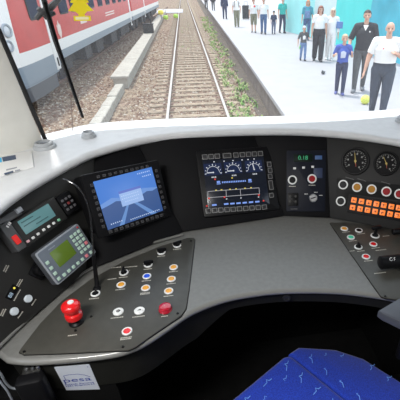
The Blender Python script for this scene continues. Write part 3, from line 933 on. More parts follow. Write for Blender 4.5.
sm_.build('seam', mat('ball_seam', (.50, .58, .08), .5), ball)
p = P(323, 74)
lt = MB(); lt.sphere((0, 0, .045), .06, 8, (1, 1.5, .7)); lt.sphere((0, -.09, .095), .03, 8)
lt.prism([(-.03, .06), (.03, .06), (.02, .17), (-.02, .17)], .04, .055)
tag(lt.build('pigeon', M_char, None, Matrix.Translation(p) @ Matrix.Rotation(-.6, 4, 'Z')), 'small dark bird-sized speck on the paving left of the boy', 'pigeon')

# ------------------------------------------------------------------ cab shell
ZD = 2.26      # dash height
ZT = 1.90      # desk height
ZF = 1.10      # cab floor
lip_px = [(-40, 243), (0, 205), (25, 187), (50, 172.5), (75, 159.5), (100, 149), (150, 136.5), (200, 131.5), (250, 129.5), (300, 129.5), (350, 133), (399, 140), (450, 150)]
lip_w = [on_z(x, y, ZD) for x, y in lip_px]
lip = smooth_curve([lip_w[0] + Vector((-.10, -.32, 0))] + lip_w + [lip_w[-1] + Vector((.26, -.30, 0))], 5)
back_px = [(-60, 160), (0, 149), (22, 146), (44, 141.5), (75, 134), (100, 130.5), (150, 127), (200, 125), (250, 124), (300, 122.5), (350, 120), (400, 116), (450, 112)]
back_w = [on_z(x, y, ZD + .002) for x, y in back_px]
back = smooth_curve([Vector((-1.14, 1.00, ZD + .002))] + back_w + [Vector((1.44, back_w[-1].y + .04, ZD + .002))], 5)
XL, XR, YB, ZC = -1.15, 1.45, -.9, 3.32
def wall(name, poly, T, m, th=.05):
    return struct(MB().prism(poly, -th, 0, 0, T).build(name, m, smooth=False))
M_wall = mat('cab_wall', (.30, .30, .29), .6)
M_ceil = mat('cab_ceiling', (.62, .62, .60), .6)
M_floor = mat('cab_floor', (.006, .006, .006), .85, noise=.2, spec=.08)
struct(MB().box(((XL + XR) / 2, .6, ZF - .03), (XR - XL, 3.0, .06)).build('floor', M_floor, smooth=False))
struct(MB().box(((XL + XR) / 2, (YB + 1.62) / 2, ZC + .03), (XR - XL + .1, 1.62 - YB, .06)).build('ceiling', M_ceil, smooth=False))
struct(MB().box(((XL + XR) / 2, YB - .03, (ZF + ZC) / 2), (XR - XL + .1, .06, ZC - ZF)).build('wall_back', M_wall, smooth=False))
def side_wall(name, x):
    mb = MB()
    y0, y1 = YB, 1.5 if x < 0 else 2.0
    wy0, wy1, wz0, wz1 = -.1, .95, 2.25, 3.05
    mb.box((x, (y0 + y1) / 2, (ZF + wz0) / 2), (.06, y1 - y0, wz0 - ZF))
    mb.box((x, (y0 + y1) / 2, (ZC + wz1) / 2), (.06, y1 - y0, ZC - wz1))
    mb.box((x, (y0 + wy0) / 2, (wz0 + wz1) / 2), (.06, wy0 - y0, wz1 - wz0))
    mb.box((x, (y1 + wy1) / 2, (wz0 + wz1) / 2), (.06, y1 - wy1, wz1 - wz0))
    struct(mb.build(name, M_wall, smooth=False))
side_wall('wall_left', XL - .03)
side_wall('wall_right', XR + .03)
# front wall below the windscreen
fwm = MB()
bb = [p for p in back]
V = [(p.x, p.y + .10, ZD - .03) for p in bb] + [(p.x, p.y + .10, ZF) for p in bb]
V += [(p.x, p.y + .15, ZD - .03) for p in bb] + [(p.x, p.y + .15, ZF) for p in bb]
n = len(bb); F = []
for i in range(n - 1):
    F += [(i, i + 1, n + i + 1, n + i), (2 * n + i, 2 * n + i + 1, 3 * n + i + 1, 3 * n + i), (i, i + 1, 2 * n + i + 1, 2 * n + i)]
fwm.add(V, F); struct(fwm.build('wall_front', M_blackm, smooth=False))

# windscreen pillar on the left: cream inner face with a black rubber seal along the glass
g0 = on_z(47, 143, ZD); g1 = on_y(-1, 31, g0.y - .10); gd = (g1 - g0)
g2 = g0 + gd * 3.1                                   # continues up to the roof
a0 = on_z(-60, 163, ZD); a0.x = XL + .02
pil = MB()
q = [g0 + Vector((-.01, .0, -.02)), g2, Vector((XL, g2.y - .35, g2.z)), Vector((XL, a0.y - .25, ZD - .02))]
N = 8; R = []
for i in range(N + 1):
    t = i / N
    a = q[0].lerp(q[1], t); b = q[3].lerp(q[2], t)
    R.append([a.lerp(b, s / 10) + Vector((-.10, -.02, 0)) * 0 + Vector((.03, -.05, 0)) * math.sin(math.pi * s / 10) for s in range(11)] +
             [a.lerp(b, s / 10) + Vector((-.05, .07, 0)) for s in range(10, -1, -1)])
pil.rings(R, True)
o = struct(pil.build('trim_1', M_cream))
sl = MB(); sl.tube([g0 + Vector((0, 0, -.01)), g0.lerp(g2, .3), g0.lerp(g2, .6), g2], .0085, 8)
struct(sl.build('trim_2', M_rubber))

# windscreen with a glare veil mixed into the glass: follows the dash's rear edge, leans back towards the cab
def glass_mat():
    m = bpy.data.materials.new('veiled_glass'); m.use_nodes = True
    nt = m.node_tree; nt.nodes.clear()
    out = nt.nodes.new('ShaderNodeOutputMaterial')
    tr_ = nt.nodes.new('ShaderNodeBsdfTransparent'); tr_.inputs[0].default_value = (.96, .98, .97, 1)
    tl = nt.nodes.new('ShaderNodeBsdfTranslucent'); tl.inputs[0].default_value = (.95, .96, 1, 1)
    gl = nt.nodes.new('ShaderNodeBsdfGlossy'); gl.inputs['Roughness'].default_value = .02
    fr = nt.nodes.new('ShaderNodeFresnel'); fr.inputs[0].default_value = 1.25
    m1 = nt.nodes.new('ShaderNodeMixShader'); m1.inputs[0].default_value = VEIL
    m2 = nt.nodes.new('ShaderNodeMixShader')
    nt.links.new(tr_.outputs[0], m1.inputs[1]); nt.links.new(tl.outputs[0], m1.inputs[2])
    nt.links.new(fr.outputs[0], m2.inputs[0]); nt.links.new(m1.outputs[0], m2.inputs[1]); nt.links.new(gl.outputs[0], m2.inputs[2])
    nt.links.new(m2.outputs[0], out.inputs[0])
    return m
VEIL = .045  # translucent share that imitates veiling glare over the outdoor view
gb = [p for p in back if p.x > g0.x - .002]
V, F = [], []
for p in gb:
    t_ = (p.x - g0.x)
    lean_x = gd.x / gd.z * max(0, 1 - t_ / .5)
    for j in range(5):
        h = (ZC - ZD) * j / 4
        V.append((p.x + lean_x * h + (.006 if t_ < .01 else 0), p.y + .006 - .24 * h, ZD - .005 + h))
for i in range(len(gb) - 1):
    for j in range(4):
        F.append((i * 5 + j, i * 5 + j + 1, i * 5 + j + 6, i * 5 + j + 5))
gw = MB(); gw.add(V, F)
gl_o = struct(gw.build('window_1', glass_mat()))
# header above the windscreen
struct(MB().box(((XL + XR) / 2, 1.60, ZC + .02), (XR - XL, .16, .10), .02).build('trim_3', M_ceil, smooth=False))

# added fill lamp out of view, brightens the desk and controls
lampt = thing('fill_lamp', 'added unseen fill lamp, a flat white box under the cab ceiling', 'lamp', Matrix.Translation((-.70, .05, ZC)))
MB().prism(rrect(.80, .34, .03), -.05, 0, .01, None, 0, True).build('housing', M_white, lampt)
MB().prism(rrect(.72, .26, .02), -.056, -.05, .002, None, 0, True).build('diffuser', mat('fill_diffuser', (.8, .8, .8), .4, emit=(1, .98, .95), estr=3.0), lampt)
la = bpy.data.lights.new('fill_lamp_light', 'AREA'); la.shape = 'RECTANGLE'; la.size = .70; la.size_y = .24; la.energy = 33; la.color = (1, .98, .95)
lo_ = link('fill_light', la, lampt, Matrix.Translation((0, 0, -.06)))

# ------------------------------------------------------------------ dashboard: top, hood lip and instrument wall
dash = thing('dashboard', 'wide curved grey dashboard under the windscreen with black instrument wall', 'dashboard', Matrix())
lipn = []
for i, p in enumerate(lip):
    d = lip[min(i + 1, len(lip) - 1)] - lip[max(i - 1, 0)]
    nn = Vector((d.y, -d.x, 0)).normalized()         # towards the driver
    if nn.y > 0 and abs(nn.y) > abs(nn.x): nn = -nn
    lipn.append(nn)
top = MB(); rows = []
for p, nn, b in zip(lip, lipn, back):
    a = p - nn * .020
    c = Vector((b.x, b.y + .12, ZD))
    a.z = ZD; row = [a.lerp(c, t) + Vector((0, 0, .012 * math.sin(math.pi * min(1, t * 1.1)) * 0)) for t in (0, .1, .3, .5, .7, .9, 1)]
    row.append(Vector((c.x, c.y, ZD - .03)))
    rows.append(row)
top.rings(rows, False, loop=False); top.build('dash_top', M_dash, dash)
hood = MB(); rows = []
RH = .017
for p, nn in zip(lip, lipn):
    row = [p - nn * .020]
    for k in range(9):
        a = math.radians(90 - 22.5 * k)
        row.append(p - nn * RH + nn * RH * math.cos(a) + Vector((0, 0, RH * math.sin(a) - RH)))
    row.append(p - nn * .12 + Vector((0, 0, -2 * RH)))
    rows.append(row)
hood.rings(rows, False, loop=False); hood.build('hood_lip', M_dash, dash)

BZ = ZT + .010
bot_px = [(-6, 350.2), (86, 271), (183, 231.5), (284.5, 215.5), (330, 217.5), (500, 249)]
bot = [on_z(x, y, BZ) for x, y in bot_px]
lip_mid = [(40, 179), (135, 140), (235, 130), (307, 129.8), (375, 136)]
FR = []
for i in range(5):
    u = (bot[i + 1] - bot[i]).normalized()
    tp = on_z(*lip_mid[i], ZD)
    back_dir = Vector((-u.y, u.x, 0))
    if back_dir.y < 0: back_dir = -back_dir
    tp = tp + back_dir * .035; tp.z = ZD - .02
    nrm = u.cross(tp - bot[i]).normalized()
    if nrm.dot(CAM - bot[i]) < 0: nrm = -nrm
    FR.append(Frame(bot[i], u, nrm))
def tri_planes(f1, f2, z):
    A = np.array([list(f1.n), list(f2.n), [0, 0, 1]]); b = np.array([f1.n.dot(f1.o), f2.n.dot(f2.o), z])
    return Vector(np.linalg.solve(A, b))
ZTOP = ZD - .012
topv = []
for i in range(6):
    if i in (0, 5):
        f = FR[0] if i == 0 else FR[4]
        s = f.v * ((ZTOP - bot[i].z) / f.v.z)
        topv.append(bot[i] + s)
    else:
        topv.append(tri_planes(FR[i - 1], FR[i], ZTOP))
pm = [M_dkgrey, M_instr, M_instr, M_instr, mat('gauge_panel_grey', (.018, .018, .018), .5, bump=.1, bscale=500, spec=.2)]
for i in range(5):
    f = FR[i]
    quad = [bot[i], bot[i + 1], topv[i + 1], topv[i]]
    loc = [((p - f.o).dot(f.u), (p - f.o).dot(f.v)) for p in quad]
    if i == 0: loc[3] = (loc[3][0] - .36, loc[3][1]); loc[0] = (loc[0][0] - .36, loc[0][1])
    MB().prism(loc, -.02, 0, .002).build('instrument_panel', pm[i], dash, f.M())
# trim line at the foot of the instrument wall
tl_ = MB()
tl_.tube([on_z(x, y, ZT + .010) + Vector((0, 0, 0)) for x, y in [(-6, 352), (10, 336), (30, 317), (60, 289), (80, 275), (100, 263.5), (125, 252), (150, 243.5), (183, 234.5)]], .0055, 8)
tl_.build('foot_trim', M_desk, dash)

# ------------------------------------------------------------------ desk
desk = thing('driver_desk', 'curved grey train driver desk wrapping round a black knee space', 'desk', Matrix())
fr_px = [(-5.5, 351.5), (-2.5, 354.5), (3, 359), (8, 361.5), (30, 363), (70, 360.5), (110, 356), (132, 350), (150, 341), (170, 327.5), (185, 317), (200, 309), (225, 300), (250, 295), (275, 292), (300, 291), (325, 291.2), (350, 292.7), (385, 297.5), (425, 306), (470, 318)]
fr = smooth_curve([on_z(x, y, ZT - .004) for x, y in fr_px], 4)
bk = smooth_curve([p + Vector((0, 0, 0)) for p in bot], 16)
def lin(P_, t):
    # by arc length
    L = [0]
    for i in range(len(P_) - 1): L.append(L[-1] + (P_[i + 1] - P_[i]).length)
    s = t * L[-1]
    for i in range(len(P_) - 1):
        if s <= L[i + 1]:
            return P_[i].lerp(P_[i + 1], (s - L[i]) / max(1e-9, L[i + 1] - L[i]))
    return P_[-1].copy()
# straight polyline of the wall foot, sampled for each front point
NP = len(fr)
frn = []
for i, p in enumerate(fr):
    d = fr[min(i + 1, NP - 1)] - fr[max(i - 1, 0)]
    frn.append(Vector((d.y, -d.x, 0)).normalized())
RB = .012
def arc_t(P_, q):
    k = min(range(len(P_)), key=lambda i: (Vector(P_[i]) - q).length); return k / (len(P_) - 1)
bfine = [lin(bot, i / 400) for i in range(401)]
am = [(0, 0)] + [(arc_t(fr, on_z(a[0], a[1], ZT - .004)), arc_t(bfine, on_z(b[0], b[1], BZ))) for a, b in
     [((8, 361.5), (14, 334)), ((70, 360.5), (58, 294)), ((132, 350), (110, 260)), ((170, 327.5), (160, 241)), ((200, 309), (190, 230.5)), ((250, 295), (240, 222.5)), ((300, 291), (300, 216)), ((385, 297.5), (365, 224))]] + [(1, 1)]
am_f, am_b = [a for a, b in am], [b for a, b in am]
rows = []
rim_rows, ap_rows = [], []
for i, (p, nn) in enumerate(zip(fr, frn)):
    bp_ = lin(bot, float(np.interp(i / (NP - 1), am_f, am_b))); bp_.z = ZT - .004
    a = p - nn * RB; a.z = ZT
    c = Vector((bp_.x, bp_.y, ZT))
    dirb = (c - a).normalized() * .10
    rows.append([a, a.lerp(c, .33), a.lerp(c, .66), c, c + dirb])
    rr = [a]
    for k in range(8):
        t = math.radians(90 - 180 * k / 7)
        rr.append(a + nn * RB * math.cos(t) + Vector((0, 0, RB * math.sin(t) - RB)))
    rr.append(a - nn * .03 + Vector((0, 0, -2 * RB)))
    rim_rows.append(rr)
    s = a - nn * .006 + Vector((0, 0, -2 * RB + .002))
    dp = .145 - .085 * min(1, max(0, (p.x + .05) / .12))
    ap_rows.append([s, s - nn * .012 + Vector((0, 0, -dp)), s - nn * .032 + Vector((0, 0, -dp - .012)), s - nn * .10 + Vector((0, 0, -dp - .012))])
m_ = MB(); m_.rings(rows, False, loop=False); m_.build('desk_top', M_desk, desk)
m_ = MB(); m_.rings(rim_rows, False, loop=False); m_.build('front_rim', M_rim, desk)
m_ = MB(); m_.rings(ap_rows, False, loop=False); m_.build('apron', M_apron, desk)
# pedestals and the back of the knee space
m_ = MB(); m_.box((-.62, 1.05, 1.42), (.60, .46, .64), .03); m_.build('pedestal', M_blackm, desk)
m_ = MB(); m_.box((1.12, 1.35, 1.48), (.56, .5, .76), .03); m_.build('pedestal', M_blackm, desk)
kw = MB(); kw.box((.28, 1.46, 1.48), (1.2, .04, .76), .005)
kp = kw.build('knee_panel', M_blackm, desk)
gr = MB()
for i in range(9): gr.box((.02, 1.435, 1.44 + .03 * i), (.40, .014, .012), .003)
gr.build('grille', M_black, kp)
lk = on_y(280, 306, fr[48].y + .0)
m_ = MB(); m_.ring(.008, .014, 0, .006, 20); m_.lathe([(.008, 0), (.008, .003), (0, .003)], 16)
lp = min(zip(fr, frn), key=lambda q_: abs(q_[0].x - on_y(280, 306, 1.07).x))
m_.build('lock', M_dkgrey, desk, Frame(lp[0] + Vector((0, 0, -.045)) - lp[1] * .018, Vector((1, 0, 0)), lp[1]).M())

DT = Frame((0, 1.1, ZT), (1, 0, 0), (0, 0, 1))

# ---- shared control meshes (local: z out of the panel)
MESH = {}
def cached(key, fn):
    if key not in MESH: MESH[key] = fn()
    return MESH[key]
def at(parent, name, mesh, u, v, w=0, rot=0.0, owner=None):
    o = bpy.data.objects.new(name, mesh); COL.objects.link(o); o.parent = parent
    o.matrix_local = Matrix.Translation((u, v, w)) @ Matrix.Rotation(rot, 4, 'Z')
    return o
def caption(parent, u, v, w=.032, lines=1, rot=0.0, m=None):
    key = ('cap', round(w, 3), lines, (m or M_cap).name)
    def mk():
        mb = MB(); rr = random.Random(int(w * 1e4))
        for l in range(lines):
            x = -w / 2
            while x < w / 2 - .002:
                g = rr.uniform(.0022, .0048)
                mb.box((x + g / 2, -l * .006, .0003), (g, .0034, .0006)); x += g + .0011
        return mb.mesh('caption', m or M_cap, False)
    return at(parent, 'caption', cached(key, mk), u, v, 0, rot)
def button(parent, u, v, m, r=.0125, name='push_button', ringm=None, label=None, cap_lines=1, cap_w=.030, cap=True, rot=0.0, rw=1.35):
    ringm = ringm or M_white
    mesh = cached(('bez', r, rw, ringm.name), lambda: MB().ring(r * .92, r * rw, 0, .0042, 28, bev=.0012).mesh('bezel', ringm))
    o = at(parent, name, mesh, u, v)
    cm = cached(('bcap', r, m.name), lambda: MB().lathe([(r * .94, 0), (r * .94, .003), (r * .84, .0048), (r * .6, .0052), (0, .0046)], 24).mesh('cap', m))
    at(o, 'cap', cm, 0, 0)
    if label: o['label'] = label
    if cap: caption(o, 0, -r * 1.35 - .008, cap_w, cap_lines, rot)
    return o
def rotary(parent, u, v, r=.0125, ang=0.5, ticks=True, capd=None, long=True, km=None):
    km = km or M_black
    mesh = cached(('rb', r), lambda: MB().ring(r * .92, r * 1.4, 0, .0042, 28, bev=.0012).mesh('bezel', M_white))
    o = at(parent, 'rotary_switch', mesh, u, v)
    def kn():
        mb = MB(); mb.lathe([(r * .95, 0), (r * .95, .006), (r * .8, .009), (0, .009)], 24)
        L = r * (1.7 if long else 1.1)
        mb.prism([(-L * .75, -r * .33), (L * .6, -r * .33), (L, 0), (L * .6, r * .33), (-L * .75, r * .33)], .006, .020, .002)
        return mb.mesh('knob', km)
    at(o, 'knob', cached(('rk', r, long, km.name), kn), 0, 0, 0, ang)
    if ticks:
        tm = cached(('tick', r), lambda: (lambda mb: [mb.box((math.cos(a) * r * 1.85, math.sin(a) * r * 1.85, .0003), (.0045, .0016, .0006), 0, None) for a in (.6, 1.2, 1.57, 1.95, 2.55)] and mb)(MB()).mesh('ticks', M_cap, False))
        at(o, 'tick_marks', tm, 0, 0)
    if capd: caption(o, capd[0], capd[1], capd[2] if len(capd) > 2 else .03)
    return o
def screw(parent, u, v, r=.0045):
    return at(parent, 'screw', cached(('screw', r), lambda: MB().lathe([(r, 0), (r, .001), (r * .75, .0025), (0, .0025)], 14).mesh('screw', M_screw)), u, v)

# ---- left control panel
lp_px = [(19, 352), (22, 347.5), (40, 324), (62, 301), (90, 280), (125, 261), (160, 246.5), (188, 238), (194, 238), (195, 240), (189, 290), (186, 309), (181, 316), (150, 337), (135, 347.5), (128, 350.3), (60, 353.5), (24, 354.5)]
org = on_z(110, 305, ZT)
LP = Frame(org, (1, 0, 0), (0, 0, 1))
poly = [LP.uv(x, y, .004) for x, y in lp_px]
lpan = thing('control_panel', 'dark curved left control panel with red mushroom button and amber buttons', 'control panel', LP.M())
MB().prism(inset(poly, -.0012), 0, .0025, .0005).build('seam', M_black, lpan)
MB().prism(poly, 0, .006, .0018).build('plate', M_panel, lpan)
PT = .006
lpanel = link('control_face', None, lpan, Matrix.Translation((0, 0, PT)))
bpy.data.objects.remove(lpanel)
def lift(o):  # controls sit on the plate's face
    o.location.z += PT; return o
def L_(px, py): return LP.uv(px, py, PT)
for x, y in [(124, 273), (148.3, 265), (161.5, 252.5), (177.2, 245.6)]:
    u, v = L_(x, y)
    an = {124: 1.55, 148.3: .1, 161.5: .05, 177.2: .4}[x]
    lift(rotary(lpan, u, v, .0118, an, True, (0.0, -.025, .03)))
for q, (x, y, w_) in enumerate([(116, 267.5, .035), (131, 266.8, .05), (112, 279, .03)]):
    u, v = L_(x, y); lift(caption(lpan, u, v, w_))
for x, y, m, lab in [(121.3, 285, M_amber, 'amber cap'), (145.8, 288.3, M_amber, 'amber cap'), (173.7, 267.6, M_amber, 'amber cap'), (171.4, 279.3, M_amber, 'amber cap'), (168.8, 291.3, M_amber, 'amber cap'), (147, 276.5, M_blue, 'blue cap in white ring'), (127.2, 331.5, M_red, 'red cap in white ring'), (95.5, 293.8, M_black, 'black cap in white ring')]:
    u, v = L_(x, y)
    lift(button(lpan, u, v, m, .0118, label=lab, cap_lines=2 if x in (145.8, 127.2) else 1, cap_w=.033))
for x, y in [(118.4, 312), (139.5, 311)]:
    u, v = L_(x, y)
    o = lift(button(lpan, u, v, M_white, .0125, label='white cap with black pictogram', cap_w=.04))
    ic = MB()
    if x < 125:
        ic.ring(.002, .006, .005, .0056, 14); ic.box((.004, 0, .0053), (.007, .004, .0006))
    else:
        ic.prism([(-.006, -.002), (.006, -.002), (.006, .0015), (.002, .004), (-.003, .001)], .005, .0056)
    ic.build('pictogram', mat('print_grey', (.10, .10, .10), .6), o)
u, v = L_(165.5, 309.5)
o = MB().ring(.018, .022, 0, .005, 30, bev=.0015).build('indicator_lamp', M_redlamp, lpan, Matrix.Translation((u, v, PT)))
o['label'] = 'large red domed lamp'
MB().lathe([(.0205, 0), (.0205, .010), (.019, .014), (.013, .0165), (0, .0155)], 30).build('lens', M_redlamp, o)
caption(o, -.002, -.030, .02)
for x, y in [(91.3, 316.5), (177.7, 313.3), (123, 346.8), (24.2, 351.7), (75.6, 330.5), (191, 241)]:
    u, v = L_(x, y); lift(screw(lpan, u, v))
u, v = L_(76.5, 322.5)
es = MB().lathe([(.021, 0), (.021, .004), (.017, .007), (.0125, .009), (.0125, .018), (0, .018)], 28).build('emergency_stop', M_black, lpan, Matrix.Translation((u, v, PT)) @ Matrix.Diagonal((1.05, 1.05, 1.25, 1)))
es['label'] = 'red two-tier mushroom button on black collar'
MB().lathe([(.017, .016), (.0235, .020), (.025, .027), (.0235, .033), (.018, .036), (.0175, .041), (.023, .045), (.0262, .051), (.0262, .057), (.024, .062), (.019, .0650), (0, .0665)], 32).build('mushroom', M_red, es)
MB().lathe([(.0085, .0660), (.0085, .0675), (0, .0676)], 16, Matrix.Translation((.002, .003, 0))).build('white_spot', M_white, es)
caption(es, .0, -.050, .025)

# ---- right control panel
rp_px = [(330, 223), (345, 222.5), (375, 226), (420, 235), (470, 250), (470, 312), (425, 304), (386, 298.3), (381, 296.5), (372, 284), (350, 252)]
RP = Frame(on_z(375, 250, ZT), (1, 0, 0), (0, 0, 1))
poly = [RP.uv(x, y, .004) for x, y in rp_px]
rpan = thing('control_panel', 'right control panel with green and red buttons and black controller handles', 'control panel', RP.M())
MB().prism(inset(poly, -.0012), 0, .0025, .0005).build('seam', M_black, rpan)
MB().prism(poly, 0, .006, .0018).build('plate', M_panel, rpan)
def R_(px, py): return RP.uv(px, py, PT)
for x, y, m, lab in [(344.3, 229, M_amber, 'amber cap'), (358.8, 230.7, M_black, 'black cap in white ring'), (350.8, 237.6, M_green, 'green cap in white ring'), (373.3, 244.5, M_red, 'red cap in white ring'), (366, 257, M_red, 'red cap in white ring')]:
    u, v = R_(x, y); lift(button(rpan, u, v, m, .0122, label=lab, cap_w=.036))
u, v = R_(358.3, 247.3); lift(rotary(rpan, u, v, .012, 1.5, False, (.0, -.026, .03), long=False))
for x, y, w_ in [(386, 236, .03), (381, 250, .045), (380, 273, .045), (352, 251, .02)]:
    u, v = R_(x, y); lift(caption(rpan, u, v, w_))
u, v = R_(385.2, 296.3); lift(screw(rpan, u, v))
u, v = R_(375, 236)
js = MB().ring(.013, .019, 0, .004, 28, bev=.0012).build('joystick', M_white, rpan, Matrix.Translation((u, v, PT)))
MB().lathe([(.0135, 0), (.0135, .006), (.007, .012), (.006, .03), (.006, .036), (0, .036)], 20).build('stem', M_black, js)
g_ = MB(); g_.prism(rrect(.046, .018, .006), .034, .048, .005, None, 0, True); g_.build('grip', M_black, js, Matrix.Rotation(.15, 4, 'Z'))
def controller(px, py, label, L, r, logo):
    p = on_z(px, py, ZT + .006 + r + .012)
    t = thing('controller_handle', label, 'handle', Matrix.Translation(p) @ Matrix.Rotation(.0, 4, 'Z'))
    Tx = Matrix.Rotation(math.pi / 2, 4, 'Y')
    MB().lathe([(r * .75, 0), (r, .004), (r, L * .45), (r * .96, L * .5), (r * .96, L - .006), (r * .7, L), (0, L)], 28, Tx).build('grip', M_black, t)
    MB().box((L * .6, 0, -r - .006), (.05, .03, .014), .003).build('mount', M_dkgrey, t)
    if logo:
        lg = MB()
        n_ = Vector((0, -.55, .83)).normalized()
        F_ = Frame(Vector((.034, 0, 0)) + n_ * (r + .0002), (1, 0, 0), n_)
        lg.tube([(.006, .006, 0), (.001, .008, 0), (-.004, .004, 0), (-.004, -.002, 0), (.001, -.004, 0), (.006, -.001, 0)], .0011, 6)
        lg.tube([(.010, -.004, 0), (.015, .0, 0), (.012, .005, 0), (.018, .007, 0)], .0011, 6)
        lg.build('emblem', M_mark, t, F_.M())
controller(379.5, 263, 'black controller handle with white curled emblem at right edge of desk', .16, .025, True)
controller(392.5, 232, 'smaller plain black handle at right edge, below the orange lit tiles', .12, .013, False)

# ---- microphone gooseneck between the two control areas
yb = on_z(96.5, 287, ZT).y
pts = [on_z(97, 289, ZT + .006)] + [on_y(x, y, yb + dy) for x, y, dy in [(96.5, 281, .0), (95, 268, .004), (93.5, 255, .008), (92.5, 240, .010), (91, 222, .012), (88, 206, .014), (83, 194, .018), (76, 186, .022), (68, 181, .028), (63, 179.5, .034)]]
g = thing('gooseneck_microphone', 'thin black gooseneck microphone rising behind the red mushroom button', 'microphone', Matrix())
MB().lathe([(.014, 0), (.014, .004), (.010, .009), (0, .009)], 20).build('base', M_black, g, Matrix.Translation(pts[0]))
MB().tube([pts[0]] + pts[1:4], [.0065, .0075, .0065, .0060], 12).build('grip', M_black, g)
MB().tube(smooth_curve(pts[3:], 4), .0028, 8).build('neck', mat('cable_black', (.02, .02, .022), .2, coat=.5), g)

# ------------------------------------------------------------------ left instrument wall: radio, keypad, terminal, switches
def plate(t, w, h, r, z0, z1, m, name='body', bev=.002, parent=None, loc=None):
    return MB().prism(rrect(w, h, r), z0, z1, bev).build(name, m, parent or t, loc)
M_lcdc = mat('lcd_cyan', (.06, .14, .15), .25, emit=(.17, .36, .38), estr=.36)
M_lcdg = mat('lcd_green', (.06, .10, .01), .25, emit=(.14, .24, .02), estr=.28)
M_lcdt = mat('lcd_text', (.02, .06, .07), .5)
F1 = FR[0]
m, w_, h_ = F1.rect([(12, 222), (56, 195.5), (65, 219), (24, 250)], .02)
Mr = m @ Matrix.Translation((0, 0, -.02))
radio = thing('radio_unit', 'dark radio unit with pale cyan display and red handset key at far left', 'radio', Mr)
plate(radio, w_, h_, .006, 0, .022, M_dkgrey)
m2, w2, h2 = F1.rect([(17.2, 221.5), (48.8, 203.2), (55, 216), (26, 235)], .022)
loc = Mr.inverted() @ m2
d_ = plate(radio, w2, h2, .002, 0, .0012, M_lcdc, 'display', .0003, None, loc)
tx = MB()
for j, (a, b) in enumerate([(-.42, -.05), (-.42, .1), (-.1, .3)]):
    x = a * w2
    while x < b * w2: tx.box((x, (.3 - .28 * j) * h2, .0014), (.0028, .0032, .0006)); x += .0042
tx.build('display_text', M_lcdt, d_)
for i, (x, y) in enumerate([(28, 241.3), (33, 237.8), (38, 234), (43.6, 229.8), (48.6, 226.5), (53.6, 223.2), (58.6, 220)]):
    u, v = F1.uv(x, y, .022); p = Mr.inverted() @ F1.M(u, v, .022)
    MB().prism(rrect(.010, .008, .002), 0, .003, .001).build('key', [mat('key_pink', (.75, .45, .50), .5), M_white, M_white, M_white, M_white, M_white, mat('key_green', (.25, .6, .4), .5)][i], radio, p)
rc, rw_, rh_ = F1.rect([(2, 224), (12, 219), (24, 248), (15, 255)], .03)
hs_ = plate(radio, rw_, rh_, .005, -.03, .002, mat('handset_grey', (.09, .095, .10), .4), 'side_block', .003, None, Mr.inverted() @ rc)
rkm, rkw, rkh = F1.rect([(12.8, 236), (17.3, 233.2), (20, 243), (15.5, 246.5)], .033)
MB().prism(rrect(rkw, rkh, .003), -.002, .003, .001).build('red_key', mat('red_key', (.75, .02, .02), .4, emit=(1, .03, .02), estr=.15), radio, Mr.inverted() @ rkm)
u, v = F1.uv(8.5, 225, .033)
kk = MB()
for q in (-.006, .002, .008): kk.box((q, 0, 0), (.004, .008, .003))
kk.build('window_marks', M_mark, radio, Mr.inverted() @ F1.M(u, v, .033, .45))
# paper note and bracket above the radio
m, w_, h_ = F1.rect([(-6, 221), (17, 208), (20, 214), (-3, 229)], .01)
br = thing('metal_bracket', 'short grey metal bracket tucked under the dash lip at far left', 'bracket', m)
plate(br, w_, h_, .003, -.01, .012, mat('bracket_grey', (.12, .125, .13), .4, .3))
MB().box((w_ * .42, .004, .012), (.02, h_ * .7, .02), .003).build('clip', M_sil, br)
# small keypad
m, w_, h_ = F1.rect([(57, 197), (70, 189.5), (77, 209), (65, 217.5)], .012)
kpd = thing('small_keypad', 'small black nine-key keypad between the radio and the microphone neck', 'keypad', m)
plate(kpd, w_, h_, .004, -.012, .006, M_black)
for i in range(3):
    for j in range(3):
        MB().prism(rrect(w_ * .16, h_ * .12, .002), .006, .009, .0008).build('key', mat('key_red', (.25, .04, .04), .5) if (i, j) == (1, 1) else mat('key_dark', (.12, .12, .13), .5), kpd, Matrix.Translation(((i - 1) * w_ * .28, (j - 1) * h_ * .24, 0)))
# hand terminal
tq = [(36, 252.5), (79, 221.8), (93.5, 254), (55.5, 287.5)]
m, w_, h_ = F1.rect(tq, .045)
term = thing('hand_terminal', 'grey hand terminal with green display and pale keys below the radio', 'terminal', m)
plate(term, w_, h_, .008, -.022, .0, mat('terminal_dark', (.06, .065, .075), .4), 'body', .004)
plate(term, w_, h_, .008, 0, .004, M_sil, 'edge_frame', .002)
plate(term, w_ * .955, h_ * .93, .006, .0, .0052, mat('terminal_face', (.12, .145, .18), .4), 'face', .0008)
lcdm, lw_, lh_ = F1.rect([(50, 252.5), (67.6, 239), (76, 253.5), (59, 268.5)], .05)
plate(term, lw_, lh_, .002, 0, .001, M_lcdg, 'display', .0003, None, m.inverted() @ lcdm)
M_kg = mat('key_pale_green', (.45, .62, .52), .5); M_kr = mat('key_rose', (.75, .22, .25), .5)
for r_ in range(5):
    for c_ in range(3):
        key = M_kr if (c_ == 2 and r_ in (3,)) else M_kg
        MB().prism(rrect(w_ * .062, h_ * .085, .0015), .005, .008, .0008).build('key', key, term, Matrix.Translation((w_ * (.235 + .092 * c_), h_ * (.30 - .128 * r_), 0)))
for c_ in range(7):
    MB().prism(rrect(w_ * .062, h_ * .085, .0015), .005, .008, .0008).build('key', M_kr if c_ == 5 else M_kg, term, Matrix.Translation((w_ * (-.30 + .115 * c_), -h_ * .385, 0)))
for r_ in range(4):
    MB().prism(rrect(w_ * .062, h_ * .085, .0015), .005, .008, .0008).build('key', M_kg, term, Matrix.Translation((-w_ * .42, h_ * (.14 - .17 * r_), 0)))
